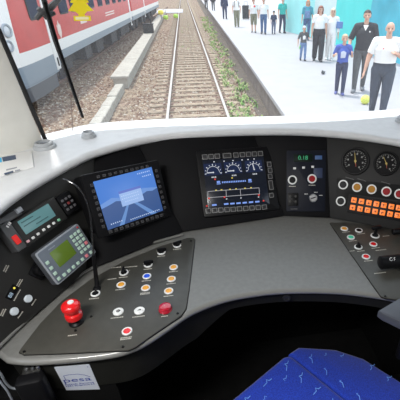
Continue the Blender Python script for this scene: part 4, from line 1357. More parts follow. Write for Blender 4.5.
MB().lathe([(.003, .005), (.003, .007), (0, .008)], 10).build('red_light', M_red, term, Matrix.Translation((w_ * .44, h_ * .41, 0)))
caption(term, -w_ * .2, h_ * .38, .028, 1, 0, mat('print_grey_blue', (.30, .34, .40), .6)).location.z = .0052
bkt = MB(); bkt.box((0, 0, -.032), (w_ * .5, h_ * .5, .026), .003); bkt.build('bracket', M_black, term)
# switches at the far lower left
u, v = F1.uv(38.5, 270.5, .0)
sw = thing('selector_knob', 'round black selector knob left of the hand terminal', 'knob', F1.M(u, v, 0, .5))
plate(sw, .052, .052, .006, 0, .005, M_black, 'backplate')
MB().lathe([(.021, .004), (.021, .018), (.018, .022), (0, .022)], 26).build('knob', M_black, sw)
MB().box((.012, -.004, .0225), (.012, .003, .001)).build('pointer', M_mark, sw)
for x, y, lab in [(27.3, 298.8, 'white oval button nearer the hand terminal, of the pair at far left'), (13.4, 311.5, 'white oval button lower and further left, of the pair at far left')]:
    u, v = F1.uv(x, y)
    b = thing('white_button', lab, 'button', F1.M(u, v, 0, .3))
    MB().lathe([(.0135, 0), (.0135, .003), (.0125, .003), (0, .003)], 26).build('base', M_dkgrey, b)
    MB().lathe([(.0125, .002), (.0125, .007), (.0105, .010), (0, .0105)], 26).build('cap', mat('button_bluewhite', (.68, .75, .80), .35), b)
    caption(b, .004, -.024, .026)
u, v = F1.uv(12, 292.3)
dg = thing('digit_display', 'tiny dark display showing two digits above the white oval buttons', 'display', F1.M(u, v, 0, .42))
plate(dg, .046, .022, .002, 0, .003, M_black)
o = link('digits', text_mesh('88', .016, .0003, mat('digit_blue', (.35, .45, .55), .5, emit=(.5, .7, .9), estr=.25)), dg, Matrix.Translation((-.010, 0, .0034)))
MB().lathe([(.0035, .003), (.003, .005), (0, .005)], 12).build('yellow_light', mat('yellow_light', (.8, .7, .1), .4, emit=(1, .85, .1), estr=.5), dg, Matrix.Translation((.013, .002, 0)))
caption(dg, .0, -.018, .04); caption(dg, .036, -.002, .026, 2)
for x, y in [(5, 268), (2, 312)]:
    u, v = F1.uv(x, y)
    lo = caption(dash, 0, 0, .022, 2); lo.matrix_local = F1.M(u, v, .0003, .5)

# ------------------------------------------------------------------ left monitor with the blue picture
TH = .014
_u = Vector((.755, .656, 0)).normalized(); _t = math.radians(19)
_n = Vector((_u.y, -_u.x, 0)) * math.cos(_t) + Vector((0, 0, 1)) * math.sin(_t)
_off = -.05
MON_PX = [(79, 175), (160, 157), (176, 217), (95, 241)]
while True:                      # bring the housing forward until it clears the wall behind it
    F2 = Frame(on_plane(129, 197, FR[1].o + FR[1].n * _off, FR[1].n), _u, _n)
    if min((on_plane(x, y, F2.o + F2.n * .014, F2.n) - FR[1].o).dot(FR[1].n) for x, y in [(83, 176), (158, 160), (172, 216), (97, 239)]) > .016: break
    _off += .003
print('monitor offset', _off)
m, w_, h_ = F2.rect([(83, 176), (158, 159), (172, 216), (97, 239)], TH)
Ml = m @ Matrix.Translation((0, 0, -TH))
mon = thing('monitor', 'left monitor with a glowing blue picture of a railway line', 'monitor', Ml)
plate(mon, w_, h_, .008, 0, TH, M_black, 'bezel', .003)
MB().prism(rrect(w_ * .92, h_ * .92, .02), -.20, 0, .0).build('housing', M_instr, mon)
ms, sw_, sh_ = F2.rect([(93.5, 181.5), (152, 167), (162.5, 210.5), (107.5, 230.5)], TH)
Ms = Ml.inverted() @ ms
def em(name, c, s=1.0): return mat(name, tuple(x * .15 for x in c), .25, emit=c, estr=s)
sc_ = plate(mon, sw_, sh_, .001, 0, .0006, em('screen_sky', (.075, .21, .62), .95), 'screen', .0002, None, Ms)
X, Y = sw_ / 2, sh_ / 2
def lay(poly, z, m, name):
    MB().prism([(x * X, y * Y) for x, y in poly], z, z + .0002).build(name, m, sc_)
lay([(-1, -.12), (-.75, -.06), (-.5, .02), (-.3, -.04), (.0, -.10), (.35, -.05), (.6, .05), (.8, .0), (1, .06), (1, -1), (-1, -1)], .0007, em('screen_land', (.030, .085, .26), .9), 'picture')
lay([(-1, .05), (-.6, .20), (-.2, .05), (.1, .12), (.5, .22), (1, .10), (1, -.05), (-1, -.1)], .00065, em('screen_haze', (.13, .28, .66), .9), 'picture')
lay([(-.05, -.12), (.05, -.12), (.75, -1), (.55, -1)], .0009, em('screen_track', (.12, .26, .58), .9), 'picture')
lay([(-.12, -.12), (-.06, -.12), (-.45, -1), (-.62, -1)], .0009, em('screen_track', (.12, .26, .58), .9), 'picture')
lay([(-.35, .28), (.42, .28), (.42, -.28), (-.35, -.28)], .0012, em('screen_dialog', (.30, .46, .80), .9), 'dialog_box')
lay([(-.35, .36), (.42, .36), (.42, .26), (-.35, .26)], .0014, em('screen_title', (.10, .16, .55), .9), 'dialog_box')
tx = MB()
for a, b, y in [(-.28, .35, .14), (-.28, .3, .02), (-.2, .25, -.12)]:
    x = a
    while x < b: tx.box((x * X, y * Y, .0016), (.0030, .0030, .0003)); x += .07
tx.build('dialog_text', em('screen_text', (.55, .70, .95), .9), sc_)
tx = MB()
for a, b, y in [(.45, .92, .86), (.6, .92, .70), (-.85, -.45, -.82), (-.2, .9, -.90)]:
    x = a; tx = MB()
    while x < b: tx.box((x * X, y * Y, .0012), (.0035, .0040, .0003)); x += .07
    tx.build('status_text', em('screen_text', (.55, .70, .95), .9), sc_)
M_kdark = mat('key_black', (.022, .022, .024), .35)
M_kline = mat('key_outline', (.16, .16, .17), .5)
def soft_key(parent, x, y, kw_, kh_, z, thk=.0007, lm=None):
    o = MB().prism(rrect(kw_, kh_, .0015), z, z + .003, .001).build('key', M_kdark, parent, Matrix.Translation((x, y, 0)))
    f = MB(); a, b = kw_ * .84, kh_ * .84
    for cx, cy, ww, hh in ((0, b / 2, a, thk), (0, -b / 2, a, thk), (a / 2, 0, thk, b), (-a / 2, 0, thk, b)):
        f.box((cx, cy, z + .0032), (ww, hh, .0004))
    f.build('outline', lm or M_kline, o)
c0 = Ms.translation
for i in range(11):
    soft_key(mon, c0.x - sw_ * .46 + sw_ * .092 * i, c0.y - sh_ / 2 - .0125, .0135, .012, TH)
for i in range(8):
    soft_key(mon, c0.x + sw_ / 2 + .013, c0.y + sh_ * (.42 - .12 * i), .011, .011, TH)
    soft_key(mon, c0.x - sw_ / 2 - .011, c0.y + sh_ * (.42 - .12 * i), .011, .011, TH)
for i in range(10):
    soft_key(mon, c0.x - sw_ * .42 + sw_ * .092 * i, c0.y + sh_ / 2 + .010, .012, .009, TH)

# ------------------------------------------------------------------ centre monitor with round gauges
F3 = FR[2]
m, w_, h_ = F3.rect([(197, 151), (272, 146), (278, 209.5), (203, 218)], .012)
Mc = m @ Matrix.Translation((0, 0, -.012))
mon2 = thing('monitor', 'centre monitor showing three white dials and a train diagram on black', 'monitor', Mc)
plate(mon2, w_, h_, .008, 0, .012, M_black, 'bezel', .003)
ms, sw_, sh_ = F3.rect([(204, 160.5), (264.5, 156), (268.5, 204.5), (207, 210)], .012)
Ms = Mc.inverted() @ ms
scr = plate(mon2, sw_, sh_, .001, 0, .0006, mat('screen_black', (.006, .007, .010), .15, emit=(.004, .006, .012), estr=1), 'screen', .0002, None, Ms)
MsI = (Mc @ Ms).inverted()
def SC(px, py):
    u, v = F3.uv(px, py, .0126); q_ = MsI @ F3.M(u, v, .0126).translation
    return q_.x, q_.y
E_w = em('glow_white', (.80, .84, .90), .6); E_b = em('glow_blue', (.22, .36, .85), .9); E_r = em('glow_red', (.75, .06, .05), .9); E_y = em('glow_yellow', (.75, .62, .10), .9); E_g = em('glow_grey', (.36, .36, .38), .8); E_navy = em('glow_navy', (.010, .018, .055), 1)
ux_ = Vector(SC(234, 180)) - Vector(SC(233, 180)); PX = ux_.length        # one photo pixel on this screen
for i, (x, y, va) in enumerate([(213.3, 172.5, math.pi), (233.5, 170.7, math.pi), (254.2, 169.4, 1.75)]):
    cx, cy = SC(x, y)
    d = MB()
    R0 = 7.6 * PX
    for k in range(9):
        a = math.pi * (1.04 - 1.08 * k / 8)
        d.box((0, 0, 0), (R0 * (.24 if k % 2 == 0 else .12), PX * .8, .0003), 0, Matrix.Translation((cx + R0 * math.cos(a), cy + R0 * math.sin(a), .0010)) @ Matrix.Rotation(a, 4, 'Z'))
    arc = [(cx + R0 * .8 * math.cos(math.pi * t / 12), cy + R0 * .8 * math.sin(math.pi * t / 12)) for t in range(13)]
    d.strip(arc, PX * .45, .0009, .0012)
    gd_ = d.build('dial', E_w, scr)
    p_ = MB(); a = va
    p_.strip([(cx, cy), (cx + R0 * .75 * math.cos(a), cy + R0 * .75 * math.sin(a))], PX * 1.0, .0012, .0015)
    p_.lathe([(PX * .8, .0009), (PX * .8, .0015), (0, .0015)], 10, Matrix.Translation((cx, cy, 0)))
    p_.build('needle', E_w, scr)
    b_ = MB(); b_.prism([(cx - R0 * 1.15, cy - R0 * .35), (cx + R0 * 1.15, cy - R0 * .35), (cx + R0 * 1.15, cy + R0 * 1.2), (cx - R0 * 1.15, cy + R0 * 1.2)], .0006, .0008); b_.build('dial_field', E_navy, scr)
    c_ = MB()
    for q in (-1.7, 0, 1.7): c_.box((cx + q * PX, cy - R0 * .62, .0011), (PX * 1.1, PX * 1.3, .0003))
    c_.build('readout', E_w, scr)
ic = MB()
for x, y in [(218.5, 182.6), (249.9, 180.6)]:
    cx, cy = SC(x, y); ic.box((cx, cy + PX * .6, .0011), (PX * 3.2, PX * 2.0, .0003)); ic.box((cx, cy - PX * 1.3, .0011), (PX * 4, PX * .8, .0003))
x = 222.5
while x < 247:
    cx, cy = SC(x, 182.6 - (x - 218) * .062); ic.box((cx, cy, .0011), (PX * 1.1, PX * 1.7, .0003)); x += 1.75
ic.build('message_line', E_b, scr)
tl2 = MB()
for a, b in [((208, 191.5), (222, 190.4)), ((222, 190.4), (259, 187.8)), ((208, 191.5), (207.6, 197)), ((207.6, 197.8), (259.5, 193.8)), ((259, 187.8), (259.5, 193.8)), ((226, 190.2), (226.4, 197)), ((240.2, 189.2), (240.8, 196))]:
    tl2.strip([SC(*a), SC(*b)], PX * .6, .0010, .0013)
tl2.build('train_diagram', E_g, scr)
for x, y in [(209, 198.4), (224.5, 197.2), (258.8, 195), (206.8, 206), (263.5, 200.8), (215, 179.3)]:
    cx, cy = SC(x, y); MB().box((cx, cy, .0014), (PX * 1.5, PX * 1.4, .0003)).build('red_mark', E_r, scr)
for x, y in [(216, 190.2), (221.5, 189.8), (230, 189.2), (236, 188.8), (245, 188.2), (251, 187.7), (232, 178)]:
    cx, cy = SC(x, y); MB().box((cx, cy, .0014), (PX * 1.6, PX * .9, .0003)).build('yellow_mark', E_y, scr)
for x, y in [(214.3, 205), (226.2, 204), (232.4, 203.6), (238.5, 203.2), (244.7, 202.7), (251, 202.2), (257.3, 201.7)]:
    cx, cy = SC(x, y); MB().box((cx, cy, .0014), (PX * 4.4, PX * 1.6, .0003)).build('blue_field', E_b, scr)
for x, y in [(214, 161.8), (224, 161.2), (233, 160.6), (242, 160), (248, 159.6), (254, 159), (226.6, 199), (240.9, 198), (258.5, 197)]:
    cx, cy = SC(x, y); MB().box((cx, cy, .0014), (PX * 1.4, PX * 1.0, .0003)).build('white_mark', E_w, scr)
IMc = Mc.inverted()
def MC(px, py):
    u, v = F3.uv(px, py, .012); q_ = IMc @ F3.M(u, v, .012).translation
    return q_.x, q_.y
M_klite = mat('key_outline_bright', (.24, .24, .24), .5)
for i, x in enumerate([204.8, 211, 217.2, 227, 235.8, 242.3, 248.4, 254.3, 260.3]):
    a, b = MC(x, 157.2 - (x - 204) * .062)
    soft_key(mon2, a, b, PX * (9 if i == 3 else 5.4), PX * 5.2, .012, PX * .5, M_klite)
for i in range(10):
    x = 208.3 + 6.22 * i
    a, b = MC(x, 211 - .068 * (x - 208))
    soft_key(mon2, a, b, PX * 5.4, PX * 5.0, .012, PX * .55, M_klite)
for x, y, hh in [(269.1, 164.5, 5.6), (270, 170.4, 5.2), (270.1, 176.4, 5.2), (270.8, 185.2, 10.5), (271.3, 195.4, 5)]:
    a, b = MC(x, y); soft_key(mon2, a, b, PX * 4.6, PX * hh, .012, PX * .5, M_klite)

# ------------------------------------------------------------------ radio / heating panel right of the centre monitor
F4 = FR[3]
m, w_, h_ = F4.rect([(286, 150), (325, 151), (326, 211), (287, 212)], .004)
Mh = m @ Matrix.Translation((0, 0, -.004)); IMh = Mh.inverted()
hp = thing('switch_panel', 'narrow black panel with green digits and a red button right of centre monitor', 'switch panel', Mh)
plate(hp, w_, h_, .005, 0, .004, mat('panel_navy', (.008, .010, .018), .45, spec=.15), 'plate', .001)
def H_(px, py):
    u, v = F4.uv(px, py, .004); q_ = IMh @ F4.M(u, v, .004).translation
    return q_.x, q_.y
u, v = H_(303, 158)
dp = MB().prism(rrect(.085, .036, .003), 0, .002, .0008).build('display', mat('display_dark', (.006, .014, .010), .5, spec=.1), hp, Matrix.Translation((u, v, .004)))
link('digits', text_mesh('0.18', .026, .0003, mat('digit_green', (.02, .2, .08), .4, emit=(.05, .55, .25), estr=.45)), dp, Matrix.Translation((0, 0, .0024)))
u, v = H_(318.5, 157.5); MB().box((0, 0, .001), (.032, .018, .0015), .0005).build('blue_label', mat('label_blue', (.05, .12, .30), .5), hp, Matrix.Translation((u, v, .004)))
u, v = H_(318, 173); MB().box((0, 0, .0006), (.040, .045, .001), .0003).build('navy_field', mat('label_navy', (.02, .035, .09), .5), hp, Matrix.Translation((u, v, .004)))
for x, y in [(294.6, 168.4), (303.6, 167.6), (312.6, 166.8)]:
    u, v = H_(x, y); MB().box((0, 0, .001), (.0125, .0095, .003), .001).build('white_key', M_white, hp, Matrix.Translation((u, v, .004)))
def up(o, z): o.location.z += z; return o
u, v = H_(292.4, 180); up(button(hp, u, v, M_black, .0155, label='black cap in white ring', cap_w=.03), .004)
u, v = H_(312, 178.8); up(button(hp, u, v, mat('dark_red_cap', (.32, .010, .014), .45, spec=.2), .0155, label='dark red cap in white ring', cap_w=.03), .004)
u, v = H_(313.2, 198)
ks = MB().lathe([(.019, 0), (.019, .003), (.016, .006), (0, .006)], 26).build('key_switch', M_steel, hp, Matrix.Translation((u, v, .004)))
MB().box((0, 0, .007), (.022, .005, .003), .001).build('key_slot', M_black, ks, Matrix.Rotation(.4, 4, 'Z'))
for du, dv in ((-.032, .018), (.012, .026), (.034, .012)): caption(ks, du, dv, .016, 1, 0, M_mark)
u, v = H_(293, 199.5)
sk_ = MB().prism(rrect(.048, .060, .004), 0, .004, .001).build('socket', M_black, hp, Matrix.Translation((u, v, .004)))
for du, dv in ((-.012, .014), (.012, .014), (-.012, -.010), (.012, -.010)):
    MB().lathe([(.006, .004), (.006, .007), (0, .0075)], 14).build('pin', M_dkgrey, sk_, Matrix.Translation((du, dv, 0)))
caption(hp, *H_(294, 209), .03, 1, 0, mat('print_dim', (.12, .12, .12), .6)).location.z = .004

# ------------------------------------------------------------------ gauge panel at the right
F5 = FR[4]
def G_(px, py, w=0): return F5.uv(px, py, w)
def gauge(px, py, r, label, ang):
    u, v = G_(px, py)
    t = thing('pressure_gauge', label, 'gauge', F5.M(u, v, 0, -.08))
    MB().ring(r * .84, r, 0, .010, 40, bev=.003).build('bezel', M_black, t)
    MB().lathe([(r * .86, 0), (r * .86, .003), (0, .003)], 36).build('face', mat('gauge_face', (.006, .006, .007), .5, spec=.1), t)
    tk = MB()
    for i in range(25):
        a = math.radians(225 - 270 * i / 24)
        L = r * (.14 if i % 2 == 0 else .07)
        tk.box((0, 0, 0), (L, r * .035, .0004), 0, Matrix.Translation((math.cos(a) * (r * .76 - L / 2), math.sin(a) * (r * .76 - L / 2), .0034)) @ Matrix.Rotation(a, 4, 'Z'))
    for i in range(0, 13, 2):
        a = math.radians(225 - 270 * i / 12)
        tk.box((math.cos(a) * r * .52, math.sin(a) * r * .52, .0034), (r * .10, r * .12, .0004))
    tk.build('scale', mat('gauge_print', (.26, .26, .25), .5), t)
    nd = MB(); nd.prism([(-r * .15, -r * .03), (r * .6, -r * .012), (r * .6, r * .012), (-r * .15, r * .03)], .0045, .0058, 0, Matrix.Rotation(ang, 4, 'Z')); nd.lathe([(r * .08, .004), (r * .08, .007), (0, .007)], 16)
    nd.build('needle', mat('needle_yellow', (.55, .42, .10), .5) if r > .05 else mat('needle_grey', (.30, .30, .30), .5), t)
    if r > .05:
        MB().prism([(-r * .1, -r * .03), (r * .4, -r * .012), (r * .4, r * .012), (-r * .1, r * .03)], .0036, .0044, 0, Matrix.Rotation(-1.2, 4, 'Z')).build('needle', mat('needle_red', (.5, .08, .04), .5), t)
scale5 = (Vector(G_(361, 170)) - Vector(G_(360, 170))).length
gauge(355.4, 161.2, 14.5 * scale5, 'larger left pressure gauge with yellow needle above the lit tiles', 1.9)
gauge(386.3, 163.6, 12.5 * scale5, 'smaller right pressure gauge nearest the right edge', 2.2)
bpn = thing('button_row', 'row of white-ringed amber and red buttons under the two gauges', 'button row', F5.M(*G_(370, 189), 0, 0))
IMb = F5.M(*G_(370, 189), 0, 0).inverted()
def B_(px, py):
    u, v = G_(px, py); q_ = IMb @ F5.M(u, v).translation
    return q_.x, q_.y
MB().prism([B_(337, 178), B_(420, 187), B_(420, 203), B_(349, 194), B_(346, 206), B_(336, 204)], 0, .002, .0006).build('plate', mat('row_plate', (.013, .013, .013), .5, spec=.15), bpn)
M_amd = mat('amber_dark', (.45, .20, .015), .45, spec=.2); M_redd = mat('dark_red_cap', (.32, .010, .014), .45, spec=.2)
for x, y, mm_, lab in [(343.2, 184.7, M_black, 'black cap in white ring'), (357.1, 187.2, M_amd, 'amber cap in white ring'), (371.6, 189.3, M_amd, 'amber cap in white ring'), (386.4, 191.6, M_redd, 'dark red cap in white ring'), (399.4, 194, M_redd, 'dark red cap in white ring'), (340.8, 201.2, M_black, 'black cap in white ring')]:
    up(button(bpn, *B_(x, y), mm_, .0165, label=lab, cap=False, rw=1.3), .002)
for x, y in [(350, 178.5), (362, 180), (386, 183)]:
    up(caption(bpn, *B_(x, y), .04, 1, -.15, mat('print_dim', (.12, .12, .12), .6)), .002)
m, w_, h_ = F5.rect([(349, 194.5), (430, 207.5), (429, 226.5), (347.5, 212.5)], .004)
Mt = m @ Matrix.Translation((0, 0, -.004)); IMt = Mt.inverted()
tp_ = thing('indicator_panel', 'black panel with two rows of glowing orange tiles below the gauges', 'indicator panel', Mt)
plate(tp_, w_, h_, .004, 0, .004, M_black, 'plate', .001)
def T_(px, py):
    u, v = F5.uv(px, py, .004); q_ = IMt @ F5.M(u, v, .004).translation
    return q_.x, q_.y
rr_ = random.Random(4)
tile = MB().prism(rrect(5.3 * scale5, 5.3 * scale5, .002), 0, .004, .001).mesh('tile', M_led)
for row in range(2):
    for i in range(10):
        x = (354 if row == 0 else 352.6) + 7.47 * i
        y = (200.1 if row == 0 else 207.5) + 1.30 * i
        o = at(tp_, 'tile', tile, *T_(x, y), .004)
        mk = MB()
        mk.box((0, rr_.uniform(-.003, .004), .0043), (.012, .0028, .0006)); mk.box((rr_.uniform(-.004, .004), -.001, .0043), (.0028, .012, .0006))
        mk.build('symbol', M_ledbk, o)

# ------------------------------------------------------------------ sticker on the apron
i0 = min(range(NP), key=lambda i: abs(fr[i].x - on_y(77, 365, .825).x))
pa, pb = Vector(ap_rows[i0][0]), Vector(ap_rows[i0][1])
ux_ = (fr[i0 + 2] - fr[i0 - 2]).normalized()
nn_ = (pa - pb).cross(ux_).normalized()
if nn_.y > 0: nn_ = -nn_
FS = Frame(pa, ux_, nn_)
m, w_, h_ = FS.rect([(58, 367.5), (92, 363.5), (97.5, 390), (64, 392)], .001)
stk = thing('sticker', 'white sticker lettered pesa on the front of the desk', 'sticker', m)
MB().prism(rrect(w_, h_, .002), -.001, .0006).build('sheet', mat('sticker_white', (.66, .70, .78), .45), stk)
M_pb = mat('print_royal', (.03, .06, .33), .5)
link('lettering', text_mesh('pesa', .042, .0002, M_pb), stk, Matrix.Translation((-.004, -.004, .0008)) @ Matrix.Diagonal((1.12, .72, 1, 1)))
link('small_lettering', text_mesh('Pojazdy Szynowe', .0125, .0002, M_pb), stk, Matrix.Translation((-.002, -.0255, .0008)) @ Matrix.Diagonal((1.0, .8, 1, 1)))
link('small_lettering', text_mesh('PESA Bydgoszcz SA', .0115, .0002, M_pb), stk, Matrix.Translation((-.002, -.0345, .0008)) @ Matrix.Diagonal((.95, .8, 1, 1)))
sw2 = MB(); sw2.strip([(-w_ * .36, -.004), (-w_ * .36, .022), (-w_ * .2, .0255), (w_ * .05, .025), (w_ * .22, .0185), (w_ * .38, .006)], .0016, .0006, .0010)
sw2.build('swoosh', M_pb, stk)
MB().lathe([(.0016, .0006), (.0016, .001), (0, .001)], 10).build('registered_mark', M_pb, stk, Matrix.Translation((w_ * .43, h_ * .42, 0)))

# black handle under the left desk front
yfr = on_z(33, 363, ZT).y
ph = on_y(33, 386, yfr - .015)
hd2 = thing('grab_handle', 'black rounded handle under the left front of the desk beside the sticker', 'handle', Matrix.Translation(ph) @ Matrix.Rotation(.10, 4, 'Z'))
b = MB(); b.prism(rrect(.075, .045, .014), -.10, .038, .012, None, 0, True); b.build('grip', M_black, hd2)
b = MB(); b.box((.0, .03, .02), (.05, .05, .03), .004); b.build('mount', M_dkgrey, hd2)
b = MB()
for q in (-.012, .004, .018): b.lathe([(.005, 0), (.005, .006), (.003, .009), (0, .009)], 12, Matrix.Translation((q, .03, .036)))
b.build('screws', M_steel, hd2)
cb = MB(); cb.tube(smooth_curve([on_y(x, y, yfr - .01) for x, y in [(-8, 366), (0, 373), (6, 383), (12, 388), (19, 388.5)]], 4), .0035, 8)
tag(cb.build('cable', M_sil), 'thin grey cable curving into the black handle at lower left', 'cable')
cb = MB(); cb.tube(smooth_curve([on_y(x, y, yfr - .03) for x, y in [(-6, 374), (2, 384), (8, 392), (14, 404)]], 4), .003, 8)
tag(cb.build('cable', M_sil), 'thin grey cable running down at the lower left corner', 'cable')

# grey armrest at the right
az = ZT + .035
A0, A1 = on_z(378.5, 310, az), on_z(398, 298.5, az)
ux_ = (A1 - A0); L1 = ux_.length; ux_.normalize()
FA = Frame(A0, ux_, (0, 0, 1))
arm = thing('armrest', 'blue-grey angled armrest flap at the right end of the desk front', 'armrest', FA.M())
b = MB(); b.prism([(0, 0), (.26, 0), (.30, -.16), (.03, -.115), (.0, -.02)], -.034, 0, .006, None, 0, True); b.build('pad', mat('armrest_grey', (.065, .07, .085), .4, noise=.05), arm)
b = MB(); b.tube([(.16, -.03, -.03), (.16, -.03, az * 0 - .30)], .02, 12); b.build('bracket', M_black, arm)

# ------------------------------------------------------------------ driver's seat
seat = None
zc = 1.62
c0_ = on_z(288, 352, zc)
ea = (on_z(231, 399, zc) - c0_).normalized()      # front edge of the cushion, running left
es_ = (on_z(345, 400, zc) - c0_); es_ = (es_ - ea * es_.dot(ea)).normalized()   # seam, running back
FSe = Frame(c0_, -ea, (0, 0, 1))
sgn = 1 if FSe.v.dot(es_) > 0 else -1
seat = thing('driver_chair', 'blue patterned driver chair turned at an angle at the bottom of the picture', 'chair', FSe.M())
def seat_mat():
    m = bpy.data.materials.new('seat_plush'); m.use_nodes = True
    nt = m.node_tree; b = nt.nodes['Principled BSDF']
    b.inputs['Roughness'].default_value = .9
    b.inputs['Sheen Weight'].default_value = .25
    tc = nt.nodes.new('ShaderNodeTexCoord')
    no = nt.nodes.new('ShaderNodeTexNoise'); no.inputs['Scale'].default_value = 260; no.inputs['Detail'].default_value = 3
    nt.links.new(tc.outputs['Object'], no.inputs['Vector'])
    r = nt.nodes.new('ShaderNodeValToRGB')
    r.color_ramp.elements[0].position = .3; r.color_ramp.elements[0].color = (.004, .018, .26, 1)
    r.color_ramp.elements[1].position = .75; r.color_ramp.elements[1].color = (.012, .065, .62, 1)
    nt.links.new(no.outputs['Fac'], r.inputs[0]); nt.links.new(r.outputs[0], b.inputs['Base Color'])
    return m
M_seat = seat_mat()
M_sthr = mat('seat_thread', (.16, .36, .85), .8)
def cushion(poly, z0, z1, bev, name, slope=0.0, marks=6, seed=1):
    mb = MB()
    n_ = len(poly)
    R = []
    for k in range(7):
        a = math.radians(90 * k / 6)
        R.append([(x, y, z1 - bev + bev * math.sin(a)) for x, y in inset(poly, bev - bev * math.cos(a))])
    R.insert(0, [(x, y, z0) for x, y in poly])
    cx = sum(p[0] for p in R[-1]) / n_; cy = sum(p[1] for p in R[-1]) / n_
    R.append([(cx + (p[0] - cx) * .5, cy + (p[1] - cy) * .5, z1 + .010) for p in R[-1]])
    R = [[(x, y, z + slope * x) for x, y, z in r] for r in R]
    mb.rings(R, True)
    o = mb.build(name, M_seat, seat)
    rr = random.Random(seed)
    mk = MB()
    xs = [p[0] for p in poly]; ys = [p[1] for p in poly]
    gx = .050
    i = 0
    x = min(xs) + bev + .02
    while x < max(xs) - bev:
        y = min(ys) + bev + .01 + (i % 2) * .04
        while y < max(ys) - bev * .6:
            if inside(inset(poly, bev * .8), x, y):
                a = rr.uniform(-.5, .5); ca, sa = math.cos(a), math.sin(a); s = .020
                pts = [(x + ca * px_ * s - sa * py_ * s, y + sa * px_ * s + ca * py_ * s) for px_, py_ in ((-1.0, -.5), (-.1, -.1), (.05, .45), (.45, .1), (1.0, .25))]
                hz = [z1 + slope * p[0] + .010 for p in pts]
                mk.tube([(p[0], p[1], z1 + slope * p[0] + .0045 + .004 * min(1, 0)) for p in pts], .0016, 5)
            y += .070
        x += gx; i += 1
    tag(mk.build('thread_pattern', M_sthr, o), kind='stuff')
    return o
def inside(poly, x, y):
    c = False; n_ = len(poly)
    for i in range(n_):
        (x0, y0), (x1, y1) = poly[i], poly[i - 1]
        if (y0 > y) != (y1 > y) and x < (x1 - x0) * (y - y0) / (y1 - y0) + x0: c = not c
    return c
def rc(w0, w1, d0, d1, r=.03):
    pl = rrect(abs(w1 - w0), abs(d1 - d0), r, 5)
    cx, cy = (w0 + w1) / 2, (d0 + d1) / 2
    return [(x + cx, y + cy) for x, y in pl]
cushion(rc(-.44, .0, 0, sgn * .46), -.14, .0, .020, 'seat_cushion', 0, seed=2)
# side bolster: falls away to the right of the seam
rgt_e = on_z(399, 387, zc - .03) - on_z(300, 350, zc)
bp2 = [(.004, -sgn * .0), (.06, -sgn * .0), (.17, sgn * .10), (.22, sgn * .20), (.24, sgn * .46), (.004, sgn * .46)]
cushion([(x, y) for x, y in bp2], -.14, -.003, .022, 'side_bolster', -.16, seed=5)
MB().lathe([(.22, -.50), (.22, -.48), (.06, -.44), (.05, -.15), (.16, -.14), (0, -.14)], 28, Matrix.Translation((-.16, sgn * .24, 0))).build('pedestal', M_black, seat)

# ------------------------------------------------------------------ things on the dash
def vent(px, py, r, label):
    p = on_z(px, py, ZD)
    t = thing('dash_vent', label, 'vent', Matrix.Translation(p))
    MB().lathe([(r, 0), (r, .006), (r * .93, .011), (r * .80, .012), (r * .80, .02), (r * .72, .024), (r * .60, .024), (r * .55, .012), (0, .012)], 36).build('housing', M_vent, t)
    MB().ring(r * .28, r * .42, .012, .019, 28, bev=.002).build('inner_ring', M_sil, t)
    MB().lathe([(r * .27, .011), (r * .27, .0145), (0, .0145)], 24).build('hub', M_dkgrey, t)
vent(45, 147.5, .042, 'round grey air vent on the dash at the foot of the left pillar')
vent(89, 137.0, .030, 'smaller round vent on the dash below the wiper tip')
vent(404, 121.5, .042, 'round vent on the dash at the right edge of the picture')
def sheet(px4, z, th, m, name, parent=None):
    pts = [on_z(x, y, z) for x, y in px4]
    return pts
q4 = [on_z(x, y, ZD) for x, y in [(-14, 159), (32, 152), (34, 167.5), (-20, 183)]]
c_ = sum(q4, Vector()) / 4
pp = thing('leaflet', 'white folded leaflet with navy print lying on the left of the dash', 'leaflet', Matrix.Translation((c_.x, c_.y, ZD)))
MB().prism([(p.x - c_.x, p.y - c_.y) for p in q4], .0005, .005, .001).build('pages', M_paper, pp)
def patch(px4, m, name, z=.0052):
    q_ = [on_z(x, y, ZD + z) for x, y in px4]
    MB().prism([(p.x - c_.x, p.y - c_.y) for p in q_], z, z + .0006).build(name, m, pp)
patch([(2, 157.3), (15.5, 155), (16.3, 159.2), (3, 161.7)], M_pblue, 'printed_block')
patch([(-6, 159), (1.5, 157.6), (2, 162), (-6, 163.5)], M_pcyan, 'printed_block')
patch([(4, 173.4), (13, 170.8), (13.5, 172.3), (5, 175)], M_pblue, 'printed_line')
patch([(15, 170.4), (20, 169.2), (20.3, 170.4), (15.4, 171.8)], M_pgrey, 'printed_line')
patch([(6, 169.4), (17, 167), (17, 168), (6.4, 170.6)], M_pgrey, 'printed_line')

# ------------------------------------------------------------------ wiper outside, air freshener inside
wn_ = Vector((g0.x - .25, 0, 0))
gA = on_z(47, 143, ZD); gB = on_z(100, 130.5, ZD)
gu = (gB - gA).normalized()
gn = gu.cross(Vector((0, -.24, 1)).normalized()).normalized()
if gn.y > 0: gn = -gn
GP = Frame(gA + gu * .1 - gn * .035, gu, gn)
def gp(px, py, w=0.0): return on_plane(px, py, GP.o + GP.n * w, GP.n)
wp = thing('windscreen_wiper', 'long black wiper hanging down outside the left of the windscreen', 'wiper', Matrix())
MB().tube([gp(40, -14), gp(48, 14), gp(55, 40), gp(68, 76), gp(82.5, 117)], [.010, .0095, .0090, .0075, .006], 8).build('arm', M_rubber, wp)
MB().tube([gp(44.5, 2, .014), gp(57, 42, .014), gp(70, 80, .014), gp(83.2, 117.5, .014)], [.006, .006, .0055, .0045], 8).build('blade', M_black, wp)
br_ = MB()
br_.tube([gp(36, 19, -.01), gp(42, 12, -.01), gp(50, 8, -.01), gp(60, -2, -.01)], [.008, .010, .012, .008], 8)
br_.tube([gp(38, 8, -.01), gp(46, 16, -.01), gp(55, 13, -.01)], [.008, .013, .006], 8)
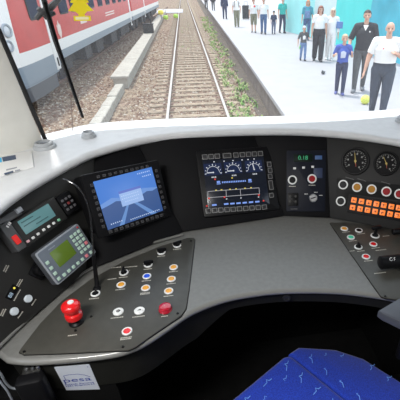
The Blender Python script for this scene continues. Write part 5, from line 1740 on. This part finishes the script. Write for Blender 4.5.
br_.tube([gp(40, -6, -.015), gp(62, -18, -.015), gp(70, -40, -.015)], .010, 8)
br_.build('linkage', M_rubber, wp)
hs2 = MB(); hs2.tube([gp(70.5, 92, -.005), gp(71.5, 110, -.005), gp(73, 131, -.005)], .0022, 6)
tag(hs2.build('washer_hose', mat('hose_brown', (.16, .09, .06), .6)), 'thin brown washer hose left of the wiper tip at the windscreen foot', 'hose')

af = on_y(80.5, 8, 1.52)
aft = thing('air_freshener', 'yellow card air freshener shaped like a tree hanging in the windscreen', 'air freshener', Matrix.Translation(af) @ Matrix.Rotation(math.pi / 2 - .25, 4, 'X') @ Matrix.Rotation(0, 4, 'Z'))
spx = 1.0 / FPX * (af - CAM).dot(fwd)
def card_mat():
    m = mat('freshener_yellow', (.92, .80, .03), .6)
    nt = m.node_tree; b = nt.nodes['Principled BSDF']; o_ = nt.nodes['Material Output']
    tl_ = nt.nodes.new('ShaderNodeBsdfTranslucent'); tl_.inputs[0].default_value = (.95, .85, .05, 1)
    mx_ = nt.nodes.new('ShaderNodeMixShader'); mx_.inputs[0].default_value = .55
    nt.links.new(b.outputs[0], mx_.inputs[1]); nt.links.new(tl_.outputs[0], mx_.inputs[2]); nt.links.new(mx_.outputs[0], o_.inputs[0])
    return m
half = [(0, 26), (4, 20), (2.5, 19), (6.5, 12), (4.2, 11.5), (9, 5), (6, 4.2), (12, -2.5), (5.5, -3.2), (3, -5.6), (3, -7), (8.2, -7), (8.2, -11.5)]
pl = [(x * spx, y * spx) for x, y in half] + [(-x * spx, y * spx) for x, y in half[::-1][:-1]]
MB().prism(pl, -.0004, .0004).build('card', card_mat(), aft)
MB().prism(rrect(12.5 * spx, 2.6 * spx, .002), .001, .0016, 0, Matrix.Translation((0, -9.2 * spx, 0))).build('label_strip', mat('freshener_pale', (.85, .80, .45), .5), aft)
MB().tube([(0, 25.5 * spx, 0), (.0, 60 * spx, 0), (0, 120 * spx, 0), (0, (ZC - af.z) / math.cos(.25) + .0, 0)], .0007, 6).build('string', mat('string_white', (.7, .7, .65), .7), aft)
